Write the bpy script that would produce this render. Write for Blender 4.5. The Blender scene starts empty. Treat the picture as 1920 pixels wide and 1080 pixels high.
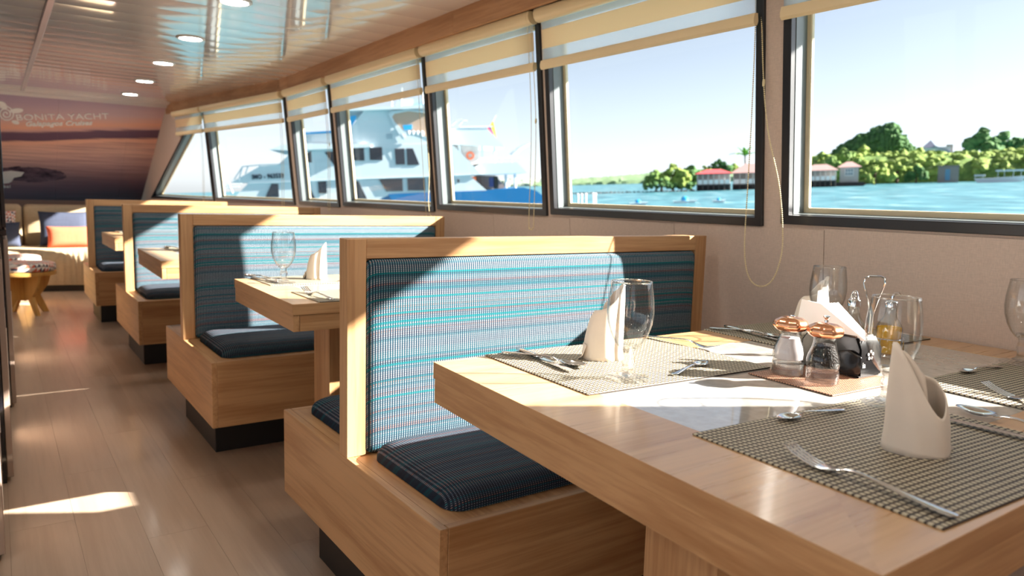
import bpy, bmesh, math, random
from mathutils import Vector, Matrix
random.seed(7)
R_ = math.radians
PI = math.pi
scene = bpy.context.scene
COL = scene.collection

# ------------------------------------------------------------------ camera
H_EYE = 1.14
F_PX = 1379.9
YAW, PITCH, ROLL = R_(35.11), R_(6.997), R_(-1.63)
c_f = Vector((math.sin(YAW) * math.cos(PITCH), math.cos(YAW) * math.cos(PITCH), -math.sin(PITCH)))
c_r = Vector((math.cos(YAW), -math.sin(YAW), 0))
c_d = c_f.cross(c_r)
cr, sr = math.cos(ROLL), math.sin(ROLL)
c_right = cr * c_r + sr * c_d
c_down = -sr * c_r + cr * c_d
EYE = Vector((0, 0, H_EYE))
cam = bpy.data.cameras.new('camera')
cam.sensor_width = 36.0
cam.lens = F_PX * 36.0 / 1920.0
cam.clip_start = 0.02
cam.clip_end = 9000
cam.dof.use_dof = True
cam.dof.focus_distance = 1.75
cam.dof.aperture_fstop = 4.2
camo = bpy.data.objects.new('camera', cam)
COL.objects.link(camo)
m3 = Matrix((c_right, -c_down, -c_f)).transposed()
camo.matrix_world = Matrix.Translation(EYE) @ m3.to_4x4()
scene.camera = camo

# ------------------------------------------------------------------ light
TO_SUN = Vector((1.0, -0.6, 0.606)).normalized()
world = bpy.data.worlds.new('sky')
scene.world = world
world.use_nodes = True
wn = world.node_tree
wn.nodes.clear()
sky = wn.nodes.new('ShaderNodeTexSky')
sky.sky_type = 'NISHITA'
sky.sun_disc = False
sky.sun_elevation = math.asin(TO_SUN.z)
sky.sun_rotation = math.atan2(TO_SUN.x, TO_SUN.y)
sky.altitude = 0
sky.air_density = 1.0
sky.dust_density = 0.4
sky.ozone_density = 1.0
bg = wn.nodes.new('ShaderNodeBackground')
bg.inputs['Strength'].default_value = 0.16
wo = wn.nodes.new('ShaderNodeOutputWorld')
lum = wn.nodes.new('ShaderNodeRGBToBW')
wn.links.new(sky.outputs[0], lum.inputs[0])
tint = wn.nodes.new('ShaderNodeMix'); tint.data_type = 'RGBA'; tint.blend_type = 'MULTIPLY'
tint.inputs[0].default_value = 1.0
wn.links.new(lum.outputs[0], tint.inputs[6]); tint.inputs[7].default_value = (.88, .97, 1.12, 1)
hz = wn.nodes.new('ShaderNodeMix'); hz.data_type = 'RGBA'
hz.inputs[0].default_value = .72
wn.links.new(sky.outputs[0], hz.inputs[6]); wn.links.new(tint.outputs[2], hz.inputs[7])
wn.links.new(hz.outputs[2], bg.inputs[0])
wn.links.new(bg.outputs[0], wo.inputs[0])
sun = bpy.data.lights.new('sun', 'SUN')
sun.energy = 25.0
sun.angle = R_(0.6)
sun.color = (1.0, 0.93, 0.83)
suno = bpy.data.objects.new('sun', sun)
COL.objects.link(suno)
suno.rotation_euler = TO_SUN.to_track_quat('Z', 'Y').to_euler()
suno.location = (8, -4, 6)
scene.view_settings.view_transform = 'Standard'
scene.view_settings.look = 'None'
scene.view_settings.gamma = 1.0
scene.view_settings.use_curve_mapping = False
scene.view_settings.exposure = 0.45


# ------------------------------------------------------------------ node helpers
class NT:
    def __init__(self, name):
        self.m = bpy.data.materials.new(name)
        self.m.use_nodes = True
        self.t = self.m.node_tree
        self.t.nodes.clear()
        self.out = self.t.nodes.new('ShaderNodeOutputMaterial')

    def n(self, typ, _out=0, **kw):
        nd = self.t.nodes.new(typ)
        ins = {}
        for k, v in kw.items():
            if k.startswith('i_'):
                key = k[2:]
                key = int(key) if key.isdigit() else key.replace('_', ' ')
                ins[key] = v
            else:
                setattr(nd, k, v)
        for k, v in ins.items():
            self.set(nd, k, v)
        return nd

    def set(self, nd, k, v):
        if isinstance(v, bpy.types.NodeSocket):
            self.t.links.new(v, nd.inputs[k])
        elif isinstance(v, bpy.types.Node):
            self.t.links.new(v.outputs[0], nd.inputs[k])
        else:
            s = nd.inputs[k]
            if isinstance(v, (tuple, list)) and len(v) == 3 and s.type == 'RGBA':
                v = (*v, 1)
            s.default_value = v

    def math(self, op, a, b=None, c=None, clamp=False):
        nd = self.t.nodes.new('ShaderNodeMath')
        nd.operation = op
        nd.use_clamp = clamp
        self.set(nd, 0, a)
        if b is not None: self.set(nd, 1, b)
        if c is not None: self.set(nd, 2, c)
        return nd.outputs[0]

    def coord(self, which='Object'):
        return self.n('ShaderNodeTexCoord').outputs[which]

    def mapping(self, vec, scale=(1, 1, 1), loc=(0, 0, 0), rot=(0, 0, 0)):
        nd = self.n('ShaderNodeMapping', i_Scale=scale, i_Location=loc, i_Rotation=rot)
        self.set(nd, 'Vector', vec)
        return nd.outputs[0]

    def noise(self, vec, scale=5, detail=3, rough=.5, out='Fac'):
        nd = self.n('ShaderNodeTexNoise', i_Scale=scale, i_Detail=detail, i_Roughness=rough)
        self.set(nd, 'Vector', vec)
        return nd.outputs[out]

    def ramp(self, fac, stops, interp='LINEAR'):
        nd = self.t.nodes.new('ShaderNodeValToRGB')
        nd.color_ramp.interpolation = interp
        el = nd.color_ramp.elements
        while len(el) > 1: el.remove(el[-1])
        el[0].position = stops[0][0]; el[0].color = (*stops[0][1], 1)
        for p, c in stops[1:]:
            e = el.new(p); e.color = (*c, 1)
        self.set(nd, 0, fac)
        return nd.outputs[0]

    def mix(self, fac, a, b, blend='MIX'):
        nd = self.t.nodes.new('ShaderNodeMix')
        nd.data_type = 'RGBA'
        nd.blend_type = blend
        self.set(nd, 0, fac); self.set(nd, 6, a); self.set(nd, 7, b)
        return nd.outputs[2]

    def bump(self, h, strength=.3, dist=.002):
        nd = self.n('ShaderNodeBump', i_Strength=strength, i_Distance=dist)
        self.set(nd, 'Height', h)
        return nd.outputs[0]

    def bsdf(self, **kw):
        nd = self.t.nodes.new('ShaderNodeBsdfPrincipled')
        for k, v in kw.items():
            self.set(nd, k.replace('_', ' '), v)
        self.t.links.new(nd.outputs[0], self.out.inputs[0])
        return nd

    def surf(self, s):
        self.t.links.new(s if isinstance(s, bpy.types.NodeSocket) else s.outputs[0], self.out.inputs[0])


def srgb(r, g, b):
    f = lambda c: (c / 255 / 12.92) if c / 255 <= .04045 else ((c / 255 + .055) / 1.055) ** 2.4
    return (f(r), f(g), f(b))


def plain(name, col, rough=.5, metal=0., spec=.5, noise=0., nscale=20, **kw):
    t = NT(name)
    c = col
    if noise:
        nz = t.noise(t.coord(), nscale, 4)
        c = t.mix(t.math('MULTIPLY', nz, noise), col, tuple(x * .55 for x in col))
    t.bsdf(Base_Color=c, Roughness=rough, Metallic=metal, Specular_IOR_Level=spec, **kw)
    return t.m


def wood(name, axis, light, dark, rough=.42, coat=0., scale=1.0):
    t = NT(name)
    co = t.coord()
    rnd = t.n('ShaderNodeObjectInfo').outputs['Random']
    off = t.n('ShaderNodeCombineXYZ')
    t.set(off, 0, t.math('MULTIPLY', rnd, 13.0)); t.set(off, 1, t.math('MULTIPLY', rnd, 7.0)); t.set(off, 2, t.math('MULTIPLY', rnd, 5.0))
    ad = t.n('ShaderNodeVectorMath', operation='ADD')
    t.set(ad, 0, co); t.set(ad, 1, off.outputs[0])
    s = [14, 14, 14]; s[axis] = 1.1
    v1 = t.mapping(ad.outputs[0], tuple(x * scale for x in s))
    s2 = [90, 90, 90]; s2[axis] = 3
    v2 = t.mapping(ad.outputs[0], tuple(x * scale for x in s2))
    n1 = t.noise(v1, 1.0, 5, .62)
    n2 = t.noise(v2, 1.0, 4, .6)
    n3 = t.noise(t.mapping(ad.outputs[0], (2.2, 2.2, 2.2)), 1.0, 2, .5)
    f = t.math('ADD', t.math('MULTIPLY', n1, .62), t.math('MULTIPLY', n2, .38))
    mid = tuple((a + b) / 2 for a, b in zip(light, dark))
    c = t.ramp(f, [(.34, dark), (.46, mid), (.54, light), (.7, tuple(min(1, x * 1.12) for x in light))])
    c = t.mix(t.math('MULTIPLY', n3, .35), c, mid)
    t.bsdf(Base_Color=c, Roughness=t.math('ADD', t.math('MULTIPLY', n2, .18), rough - .09), Normal=t.bump(n2, .12, .001),
           Coat_Weight=coat, Coat_Roughness=.12)
    return t.m


WL, WD = srgb(204, 160, 114), srgb(166, 118, 74)
W = [wood('oak_along_x', 0, WL, WD), wood('oak_along_y', 1, WL, WD), wood('oak_along_z', 2, WL, WD)]
W_TOP = wood('oak_table', 0, srgb(210, 170, 126), srgb(178, 132, 88), .3, .35)
W_VAL = wood('valance_wood', 1, srgb(200, 152, 112), srgb(166, 118, 80), .5)
W_FLOOR = wood('floor_wood', 1, srgb(190, 166, 144), srgb(172, 147, 125), .42, .15, .6)
W_STOOL = wood('stool_ply', 2, srgb(222, 172, 96), srgb(205, 150, 76), .5)


def fabric():
    t = NT('woven_upholstery')
    sep = t.n('ShaderNodeSeparateXYZ')
    t.set(sep, 0, t.coord())
    x = sep.outputs[0]
    r = t.math('ADD', sep.outputs[1], sep.outputs[2])
    px, pr = .0070, .0058
    sx = t.math('SINE', t.math('MULTIPLY', x, 2 * PI / px))
    sr_ = t.math('SINE', t.math('MULTIPLY', r, 2 * PI / pr))
    mx = t.math('MULTIPLY_ADD', sx, 1.4, .16, clamp=True)
    mr = t.math('MULTIPLY_ADD', sr_, 1.5, .65, clamp=True)
    light = t.math('MULTIPLY', mx, t.math('MULTIPLY_ADD', mr, .6, .4))

    def row(p, off=0.):
        wnz = t.n('ShaderNodeTexWhiteNoise', noise_dimensions='1D')
        t.set(wnz, 'W', t.math('ADD', t.math('FLOOR', t.math('DIVIDE', r, p)), off))
        return wnz.outputs['Value']
    c_light = t.ramp(row(pr), [(0, srgb(162, 170, 176)), (.42, srgb(134, 158, 168)), (.66, srgb(172, 138, 134)), (.78, srgb(106, 146, 156)), (.9, srgb(72, 132, 142))], 'CONSTANT')
    band = t.noise(t.mapping(t.n('ShaderNodeCombineXYZ', i_0=0., i_1=0., i_2=r).outputs[0], (1, 1, 1)), 38, 2)
    c_dark = t.ramp(band, [(.35, srgb(36, 42, 60)), (.5, srgb(32, 56, 74)), (.62, srgb(20, 70, 84)), (.75, srgb(44, 50, 66))])
    teal = t.math('GREATER_THAN', row(.0058, 57.), .925)
    c_dark = t.mix(teal, c_dark, srgb(4, 90, 98))
    c_light = t.mix(t.math('MULTIPLY', teal, .85), c_light, srgb(40, 122, 130))
    col = t.mix(light, c_dark, c_light)
    t.bsdf(Base_Color=col, Roughness=.85, Specular_IOR_Level=.15, Normal=t.bump(light, .5, .0012))
    return t.m


def fabric_shaded():  # same weave in darker yarns: the seats' unlit look put into the colour
    t = NT('woven_upholstery_shaded')
    sep = t.n('ShaderNodeSeparateXYZ')
    t.set(sep, 0, t.coord())
    x = sep.outputs[0]
    r = t.math('ADD', sep.outputs[1], sep.outputs[2])
    sx = t.math('SINE', t.math('MULTIPLY', x, 2 * PI / .0070))
    sr_ = t.math('SINE', t.math('MULTIPLY', r, 2 * PI / .0058))
    light = t.math('MULTIPLY', t.math('MULTIPLY_ADD', sx, 1.6, .2, clamp=True), t.math('MULTIPLY_ADD', sr_, 1.6, .3, clamp=True))
    band = t.noise(t.n('ShaderNodeCombineXYZ', i_0=0., i_1=0., i_2=r).outputs[0], 30, 2)
    c_dark = t.ramp(band, [(.35, srgb(34, 36, 48)), (.5, srgb(36, 46, 60)), (.6, srgb(24, 70, 82)), (.7, srgb(40, 42, 52))])
    wnz = t.n('ShaderNodeTexWhiteNoise', noise_dimensions='1D')
    t.set(wnz, 'W', t.math('FLOOR', t.math('DIVIDE', r, .0058)))
    c_light = t.ramp(wnz.outputs[0], [(0, srgb(128, 126, 134)), (.5, srgb(104, 116, 130)), (.75, srgb(156, 118, 112)), (.88, srgb(60, 128, 136))], 'CONSTANT')
    t.bsdf(Base_Color=t.mix(light, c_dark, c_light), Roughness=.85, Specular_IOR_Level=.15, Normal=t.bump(light, .5, .0012))
    return t.m


FAB, FAB_SHADED = fabric(), fabric_shaded()


def weave_mat(name, ca, cb, p):
    t = NT(name)
    sep = t.n('ShaderNodeSeparateXYZ')
    t.set(sep, 0, t.coord())
    k = PI / p
    sx = t.math('ABSOLUTE', t.math('SINE', t.math('MULTIPLY', sep.outputs[0], k)))
    sy = t.math('ABSOLUTE', t.math('SINE', t.math('MULTIPLY', sep.outputs[1], k)))
    f = t.math('MULTIPLY', t.math('MULTIPLY_ADD', sx, 2.6, -.75, clamp=True), t.math('MULTIPLY_ADD', sy, 2.6, -.95, clamp=True))
    t.bsdf(Base_Color=t.mix(f, cb, ca), Roughness=.55, Normal=t.bump(f, .6, .0015))
    return t.m


MAT_WEAVE = weave_mat('placemat_weave', srgb(200, 190, 164), srgb(58, 44, 38), .0102)
MAT_BROWN = weave_mat('brown_weave', srgb(190, 142, 112), srgb(96, 60, 44), .0066)


def linen(name, col, s=420):
    t = NT(name)
    co = t.coord()
    a = t.noise(t.mapping(co, (s, s, s * .12)), 1, 2)
    b = t.noise(t.mapping(co, (s * .12, s * .12, s)), 1, 2)
    f = t.math('MULTIPLY', t.math('ADD', a, b), .5)
    c = t.ramp(f, [(.35, tuple(x * .90 for x in col)), (.65, tuple(min(1, x * 1.06) for x in col))])
    t.bsdf(Base_Color=c, Roughness=.8, Specular_IOR_Level=.2, Normal=t.bump(f, .15, .001))
    return t.m


WALL = linen('wall_fabric', srgb(206, 186, 172))
BLACK = plain('window_frame_dark', srgb(38, 38, 42), .35)
PLINTH = plain('plinth_black', srgb(26, 24, 24), .5)
JAMB = plain('jamb_grey', srgb(116, 124, 126), .35, noise=.3, nscale=9)
BEAD = plain('bead_cream', srgb(214, 200, 168), .5, noise=.35, nscale=30)
WHITE = plain('white_paint', srgb(236, 236, 236), .4)
STEEL = plain('cutlery_steel', (.72, .72, .73), .14, 1.)
CHROME = plain('chrome', (.8, .8, .82), .08, 1.)
COPPER = plain('copper', (.86, .42, .24), .2, 1.)
NAPKIN = plain('napkin_linen', srgb(242, 228, 212), .75, spec=.2, noise=.12, nscale=60, Sheen_Weight=.3)
PAPER = plain('paper_napkin', srgb(246, 246, 246), .8)
BLKPLA = plain('black_plastic', srgb(22, 22, 24), .22, noise=.3)
SOFA = linen('sofa_linen', srgb(190, 168, 136), 160)
CREAM = plain('blind_vinyl', srgb(236, 214, 172), .38)
BEADCH = plain('chain_beads', srgb(236, 218, 172), .4)


def thin_glass(name, tint=(1, 1, 1), refl=.9, edge=.5, rough=0.0, base=.03):
    t = NT(name)
    lw = t.n('ShaderNodeLayerWeight', i_Blend=.5)
    fac = t.math('POWER', lw.outputs['Facing'], 3.0)
    tr = t.n('ShaderNodeBsdfTransparent')
    t.set(tr, 0, t.mix(t.math('MULTIPLY', fac, edge), tint, tuple(x * .45 for x in tint)))
    gl = t.n('ShaderNodeBsdfGlossy', i_Roughness=rough)
    mx = t.n('ShaderNodeMixShader')
    t.set(mx, 0, t.math('MULTIPLY_ADD', fac, refl * .6, base))
    t.set(mx, 1, tr); t.set(mx, 2, gl)
    t.surf(mx)
    return t.m


PANE = thin_glass('window_glass', (.97, .99, 1.0), .4, .1, 0, .015)
GOBLET = thin_glass('goblet_glass', (.99, .995, .995), 1.05, .55, .008, .04)
t_ = NT('solid_glass')
t_.bsdf(Base_Color=(.98, 1, 1), Roughness=.02, IOR=1.45, Transmission_Weight=1.0)
SOLID = t_.m
t_ = NT('stem_glass')
a_ = t_.n('ShaderNodeBsdfGlass', i_Roughness=.0, i_IOR=1.45); b_ = t_.n('ShaderNodeBsdfTransparent')
x_ = t_.n('ShaderNodeMixShader', i_0=.5); t_.set(x_, 1, b_); t_.set(x_, 2, a_); t_.surf(x_)
STEMG = t_.m
ACRYL = thin_glass('acrylic', (.96, .96, .96), 1.1, .8, .03, .035)
t_ = NT('olive_oil')
a_ = t_.n('ShaderNodeBsdfTransparent', i_Color=(.92, .60, .02, 1)); b_ = t_.n('ShaderNodeBsdfTranslucent', i_Color=(1.0, .62, .01, 1)); c_ = t_.n('ShaderNodeBsdfDiffuse', i_Color=(.95, .58, .005, 1))
x_ = t_.n('ShaderNodeMixShader', i_0=.5); t_.set(x_, 1, b_); t_.set(x_, 2, c_)
y_ = t_.n('ShaderNodeMixShader', i_0=.9); t_.set(y_, 1, a_); t_.set(y_, 2, x_); t_.surf(y_)
OIL = t_.m
VIN = thin_glass('bottle_glass', (.94, .97, .96), 1.2, .7, .03, .10)


def sheer():
    t = NT('blind_sheer')
    df = t.n('ShaderNodeBsdfTranslucent', i_Color=(.8, .84, .86, 1))
    d2 = t.n('ShaderNodeBsdfDiffuse', i_Color=(.8, .83, .84, 1))
    a = t.n('ShaderNodeMixShader', i_0=.5); t.set(a, 1, df); t.set(a, 2, d2)
    tr = t.n('ShaderNodeBsdfTransparent')
    b = t.n('ShaderNodeMixShader', i_0=.38); t.set(b, 1, tr); t.set(b, 2, a)
    t.surf(b)
    return t.m


def opaque_band():
    t = NT('blind_fabric')
    df = t.n('ShaderNodeBsdfTranslucent', i_Color=(*srgb(255, 236, 206), 1))
    d2 = t.n('ShaderNodeBsdfDiffuse', i_Color=(*srgb(246, 224, 192), 1))
    a = t.n('ShaderNodeMixShader', i_0=.45); t.set(a, 1, df); t.set(a, 2, d2)
    t.surf(a)
    return t.m


SHEER, BANDM = sheer(), opaque_band()


# ------------------------------------------------------------------ mesh helpers
class MB:
    def __init__(self): self.v, self.f = [], []

    def add(self, vs, fs):
        o = len(self.v)
        self.v += [tuple(p) for p in vs]
        self.f += [tuple(i + o for i in f) for f in fs]
        return self

    def box(self, x0, x1, y0, y1, z0, z1):
        return self.hexa([(x0, y0, z0), (x1, y0, z0), (x1, y1, z0), (x0, y1, z0), (x0, y0, z1), (x1, y0, z1), (x1, y1, z1), (x0, y1, z1)])

    def hexa(self, p):
        return self.add(p, [(3, 2, 1, 0), (4, 5, 6, 7), (0, 1, 5, 4), (1, 2, 6, 5), (2, 3, 7, 6), (3, 0, 4, 7)])

    def prism(self, pts, fn0, fn1):
        n = len(pts)
        vs = [fn0(*p) for p in pts] + [fn1(*p) for p in pts]
        fs = [tuple(range(n - 1, -1, -1)), tuple(range(n, 2 * n))] + [(i, (i + 1) % n, n + (i + 1) % n, n + i) for i in range(n)]
        return self.add(vs, fs)

    def lathe(self, prof, n=24, cx=0, cy=0, z0=0, cap0=False, cap1=False, lobes=None):
        vs, fs = [], []
        for r, z in prof:
            for i in range(n):
                a = 2 * PI * i / n
                rr = r * (1 + (lobes[1] * math.cos(lobes[0] * a) if lobes else 0))
                vs.append((cx + rr * math.cos(a), cy + rr * math.sin(a), z0 + z))
        for k in range(len(prof) - 1):
            for i in range(n):
                j = (i + 1) % n
                fs.append((k * n + i, k * n + j, (k + 1) * n + j, (k + 1) * n + i))
        if cap0: fs.append(tuple(range(n - 1, -1, -1)))
        if cap1: fs.append(tuple((len(prof) - 1) * n + i for i in range(n)))
        return self.add(vs, fs)

    def tube(self, path, rad, n=8, closed=False):
        path = [Vector(p) for p in path]
        m = len(path)
        vs, fs = [], []
        up = None
        for i, p in enumerate(path):
            a = path[(i - 1) % m] if (closed or i > 0) else p
            b = path[(i + 1) % m] if (closed or i < m - 1) else p
            t = (b - a).normalized()
            if up is None:
                up = Vector((0, 0, 1)) if abs(t.z) < .9 else Vector((1, 0, 0))
            s = t.cross(up).normalized()
            up = s.cross(t).normalized()
            r = rad(i / (m - 1)) if callable(rad) else rad
            for k in range(n):
                q = 2 * PI * k / n
                vs.append(p + r * (math.cos(q) * s + math.sin(q) * up))
        for i in range(m if closed else m - 1):
            for k in range(n):
                l = (k + 1) % n
                j = (i + 1) % m
                fs.append((i * n + k, i * n + l, j * n + l, j * n + k))
        if not closed:
            fs.append(tuple(range(n - 1, -1, -1)))
            fs.append(tuple((m - 1) * n + k for k in range(n)))
        return self.add(vs, fs)

    def ball(self, c, r, n=6, m=4, sz=1.0):
        vs = [(c[0], c[1], c[2] - r * sz)]
        for j in range(1, m):
            ph = PI * j / m - PI / 2
            for i in range(n):
                a = 2 * PI * i / n
                vs.append((c[0] + r * math.cos(ph) * math.cos(a), c[1] + r * math.cos(ph) * math.sin(a), c[2] + r * sz * math.sin(ph)))
        vs.append((c[0], c[1], c[2] + r * sz))
        fs = [(0, 1 + (i + 1) % n, 1 + i) for i in range(n)]
        for j in range(m - 2):
            for i in range(n):
                k = (i + 1) % n
                fs.append((1 + j * n + i, 1 + j * n + k, 1 + (j + 1) * n + k, 1 + (j + 1) * n + i))
        o = 1 + (m - 2) * n
        fs += [(o + i, o + (i + 1) % n, len(vs) - 1) for i in range(n)]
        return self.add(vs, fs)

    def pad(self, w, h, prof, rc=.03, fn=lambda x, y, z: (x, y, z), nc=5):
        """rounded pad: rings (inset, height) from the base rim to the middle"""
        vs, fs = [], []
        N = 0
        for ins, z in prof:
            ring = []
            a, b = w / 2 - ins, h / 2 - ins
            r = max(.004, min(rc, a - .001, b - .001))
            ns = 10
            cs = [(a - r, b - r, 0), (-a + r, b - r, 90), (-a + r, -b + r, 180), (a - r, -b + r, 270)]
            pts = []
            for cx, cy, a0 in cs:
                for k in range(nc + 1):
                    q = R_(a0 + 90 * k / nc)
                    pts.append((cx + r * math.cos(q), cy + r * math.sin(q)))
            N = len(pts)
            for p in pts: vs.append(fn(p[0], p[1], z))
        for k in range(len(prof) - 1):
            for i in range(N):
                j = (i + 1) % N
                fs.append((k * N + i, k * N + j, (k + 1) * N + j, (k + 1) * N + i))
        fs.append(tuple((len(prof) - 1) * N + i for i in range(N)))
        fs.append(tuple(range(N - 1, -1, -1)))
        return self.add(vs, fs)

    def build(self, name, mat, parent=None, smooth=False, bevel=0., seg=1, ang=40):
        me = bpy.data.meshes.new(name)
        me.from_pydata(self.v, [], self.f)
        bm = bmesh.new(); bm.from_mesh(me)
        bmesh.ops.recalc_face_normals(bm, faces=bm.faces)
        if bevel:
            es = [e for e in bm.edges if len(e.link_faces) == 2 and e.calc_face_angle(0) > R_(30)]
            bmesh.ops.bevel(bm, geom=es, offset=bevel, segments=seg, affect='EDGES', clamp_overlap=True)
        bm.to_mesh(me); bm.free()
        if smooth:
            me.polygons.foreach_set('use_smooth', [True] * len(me.polygons))
            me.set_sharp_from_angle(angle=R_(ang))
        me.materials.append(mat)
        return link(name, me, parent)


def link(name, me, parent=None):
    o = bpy.data.objects.new(name, me)
    COL.objects.link(o)
    if parent is not None: o.parent = parent
    return o


def tag(o, label, cat, group=None):
    o['label'] = label; o['category'] = cat
    if group: o['group'] = group
    return o


def struct(o):
    o['kind'] = 'structure'
    return o


def thing(name, label, cat, loc=(0, 0, 0), rz=0., group=None, matrix=None):
    o = bpy.data.objects.new(name, None)
    COL.objects.link(o)
    o.empty_display_size = .1
    if matrix is not None: o.matrix_world = matrix
    else:
        o.location = loc; o.rotation_euler = (0, 0, rz)
    return tag(o, label, cat, group)


def dup(root, loc, rz, label, group=None, scale=None):
    r = root.copy(); COL.objects.link(r)
    r.location = loc; r.rotation_euler = (0, 0, rz)
    if scale: r.scale = (scale,) * 3
    r['label'] = label
    if group: r['group'] = group
    for ch in list(root.children):
        c = ch.copy(); COL.objects.link(c); c.parent = r
        for g in list(ch.children):
            d = g.copy(); COL.objects.link(d); d.parent = c
    return r


def text_mesh(body, size, depth, shear=0., spacing=1., sx=1., offset=0.):
    cu = bpy.data.curves.new('lettering', 'FONT')
    cu.body = body; cu.size = size; cu.extrude = depth; cu.shear = shear; cu.space_character = spacing
    cu.offset = offset
    cu.resolution_u = 3
    ob = bpy.data.objects.new('lettering', cu)
    COL.objects.link(ob)
    dg = bpy.context.evaluated_depsgraph_get()
    me = bpy.data.meshes.new_from_object(ob.evaluated_get(dg))
    bpy.data.objects.remove(ob)
    for v in me.vertices: v.co.x *= sx
    return me


# ================================================================== SETTING
Y_BACK, Y_FAR = -1.5, 11.2
XL = -2.3
# floor of planks
floor = struct(MB().box(XL, 2.35, Y_BACK, Y_FAR, -.06, -.004).build('floor', plain('floor_joint', srgb(150, 126, 106), .7)))
pw, pl = .185, 1.22
pm = {}
ix = 0
x = -.75
while x < 2.30:
    y = Y_BACK + (ix * .47) % pl - pl
    while y < 9.6:
        a, b = max(y, Y_BACK), min(y + pl, 9.9)
        if b - a > .1:
            key = round(b - a, 3)
            if key not in pm:
                o = MB().box(0, pw - .0006, 0, b - a - .0006, -.004, 0).build('plank', W_FLOOR, floor)
                pm[key] = o.data
            else:
                o = link('plank', pm[key], floor)
            o.location = (x, a, 0)
        y += pl
    x += pw; ix += 1
struct(MB().box(XL, -.75, Y_BACK, Y_FAR, -.004, 0).build('floor_port_side', W_FLOOR))

# ceiling of glossy lamella panels
ZC = 2.1
ceil = struct(MB().box(XL, 2.30, Y_BACK, 9.7, ZC + .008, ZC + .06).build('ceiling', plain('ceiling_gap', srgb(200, 190, 184), .6)))


def ceiling_mat():
    t = NT('ceiling_gloss')
    nz = t.noise(t.mapping(t.coord(), (1.2, 14, 1)), 1, 2)
    t.bsdf(Base_Color=srgb(232, 222, 216), Roughness=.08, Specular_IOR_Level=.9, Normal=t.bump(nz, .035, .01), Coat_Weight=.9, Coat_Roughness=.06, Coat_IOR=1.5)
    return t.m


CEIL = ceiling_mat()
cp = None
yy = Y_BACK
lights_y = [4.049 - 1.165 * k for k in (4, 3, 2, 1)][::-1]
while yy < 9.45:
    for (xa, xb) in ((XL, .29), (.29, 2.16)):
        mb = MB()
        g = .0012
        ye_ = min(yy + .2488, 9.45)
        sec = [(yy + g + (ye_ - yy - g) * k / 8, ZC - .0011 * (1 - (k / 4 - 1) ** 2)) for k in range(9)]
        sec = [(yy + g, ZC + .007)] + sec + [(ye_, ZC + .007)]
        mb.prism(sec, lambda a, b: (xa + .002, a, b), lambda a, b: (xb - .002, a, b))
        mb.build('ceiling_panel', CEIL, ceil, True, ang=30)
    yy += .25
tr = MB().box(.272, .308, Y_BACK, 9.40, ZC - .012, ZC + .001).build('trim_1', plain('ceiling_trim', srgb(206, 196, 196), .25), None, bevel=.004)
struct(tr)

# ------------------------------------------------------------------ window wall
KINK = 6.42
LEAN = .095
SLOPE = .136


def W0(y, z, n=0.):
    """point on the leaning window wall; n = distance outwards"""
    X = 2.21 - LEAN * (z - .775)
    nx, ny, nz = 1., 0., LEAN
    if y > KINK:
        X -= SLOPE * (y - KINK)
        ny = SLOPE
    l = math.sqrt(nx * nx + ny * ny + nz * nz)
    return (X + n * nx / l, y + n * ny / l, z + n * nz / l)


def wallbox(mb, y0, y1, z0, z1, n0, n1):
    ys = [y0, y1]
    if y0 < KINK < y1: ys = [y0, KINK, y1]
    for a, b in zip(ys[:-1], ys[1:]):
        a2, b2 = a + 1e-5, b - 1e-5
        mb.hexa([W0(a2, z0, n0), W0(b2, z0, n0), W0(b2, z0, n1), W0(a2, z0, n1), W0(a2, z1, n0), W0(b2, z1, n0), W0(b2, z1, n1), W0(a2, z1, n1)])


# windows: (near y, far y, sill z, far y at the head); nearest to the camera last in the list of the photo
ZH = 1.985
WIN = {
    7: (.10, 1.522, 1.079, 1.522),
    6: (1.597, 2.785, 1.067, 2.785),
    5: (2.816, 3.891, 1.058, 3.891),
    4: (3.931, 5.358, 1.043, 5.358),
    3: (5.432, 6.357, 1.030, 6.357),
    2: (6.453, 8.27, 1.021, 8.27),
    1: (8.302, 10.40, 1.005, 8.50),
}
wb = MB()
Y0W, Y1W = Y_BACK, 11.1
wallbox(wb, Y0W, Y1W, ZH, 2.16, 0, .10)
order = [7, 6, 5, 4, 3, 2, 1]
wallbox(wb, Y0W, WIN[7][0], 0, ZH, 0, .10)
for i, w in enumerate(order):
    ya, yb, zs, yh = WIN[w]
    nxt = WIN[order[i + 1]][0] if i < 6 else None
    wallbox(wb, ya, nxt if nxt else Y1W, 0, zs, 0, .10)
    if nxt: wallbox(wb, yb, nxt, zs, ZH, 0, .10)
# raked pier beyond the last window
ya, yb, zs, yh = WIN[1]
wb.hexa([W0(yb, zs, 0), W0(Y1W, zs, 0), W0(Y1W, zs, .1), W0(yb, zs, .1), W0(yh, ZH, 0), W0(Y1W, ZH, 0), W0(Y1W, ZH, .1), W0(yh, ZH, .1)])
wall_r = struct(wb.build('wall_right', WALL))
# cladding panels below the sills with fine joints
y = .08
while y < 10.4:
    a, b = y + .0012, y + .643 - .0012
    m = MB()
    zt = 1.092 - .0095 * (a + b) / 2 - .012
    wallbox(m, a, b, .02, zt, -.004, 0.0005)
    m.build('wall_panel', WALL, wall_r)
    y += .643
m = MB(); wallbox(m, .0, .09, .02, 2.0, -.004, .0005); m.build('wall_panel', WALL, wall_r)


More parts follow.
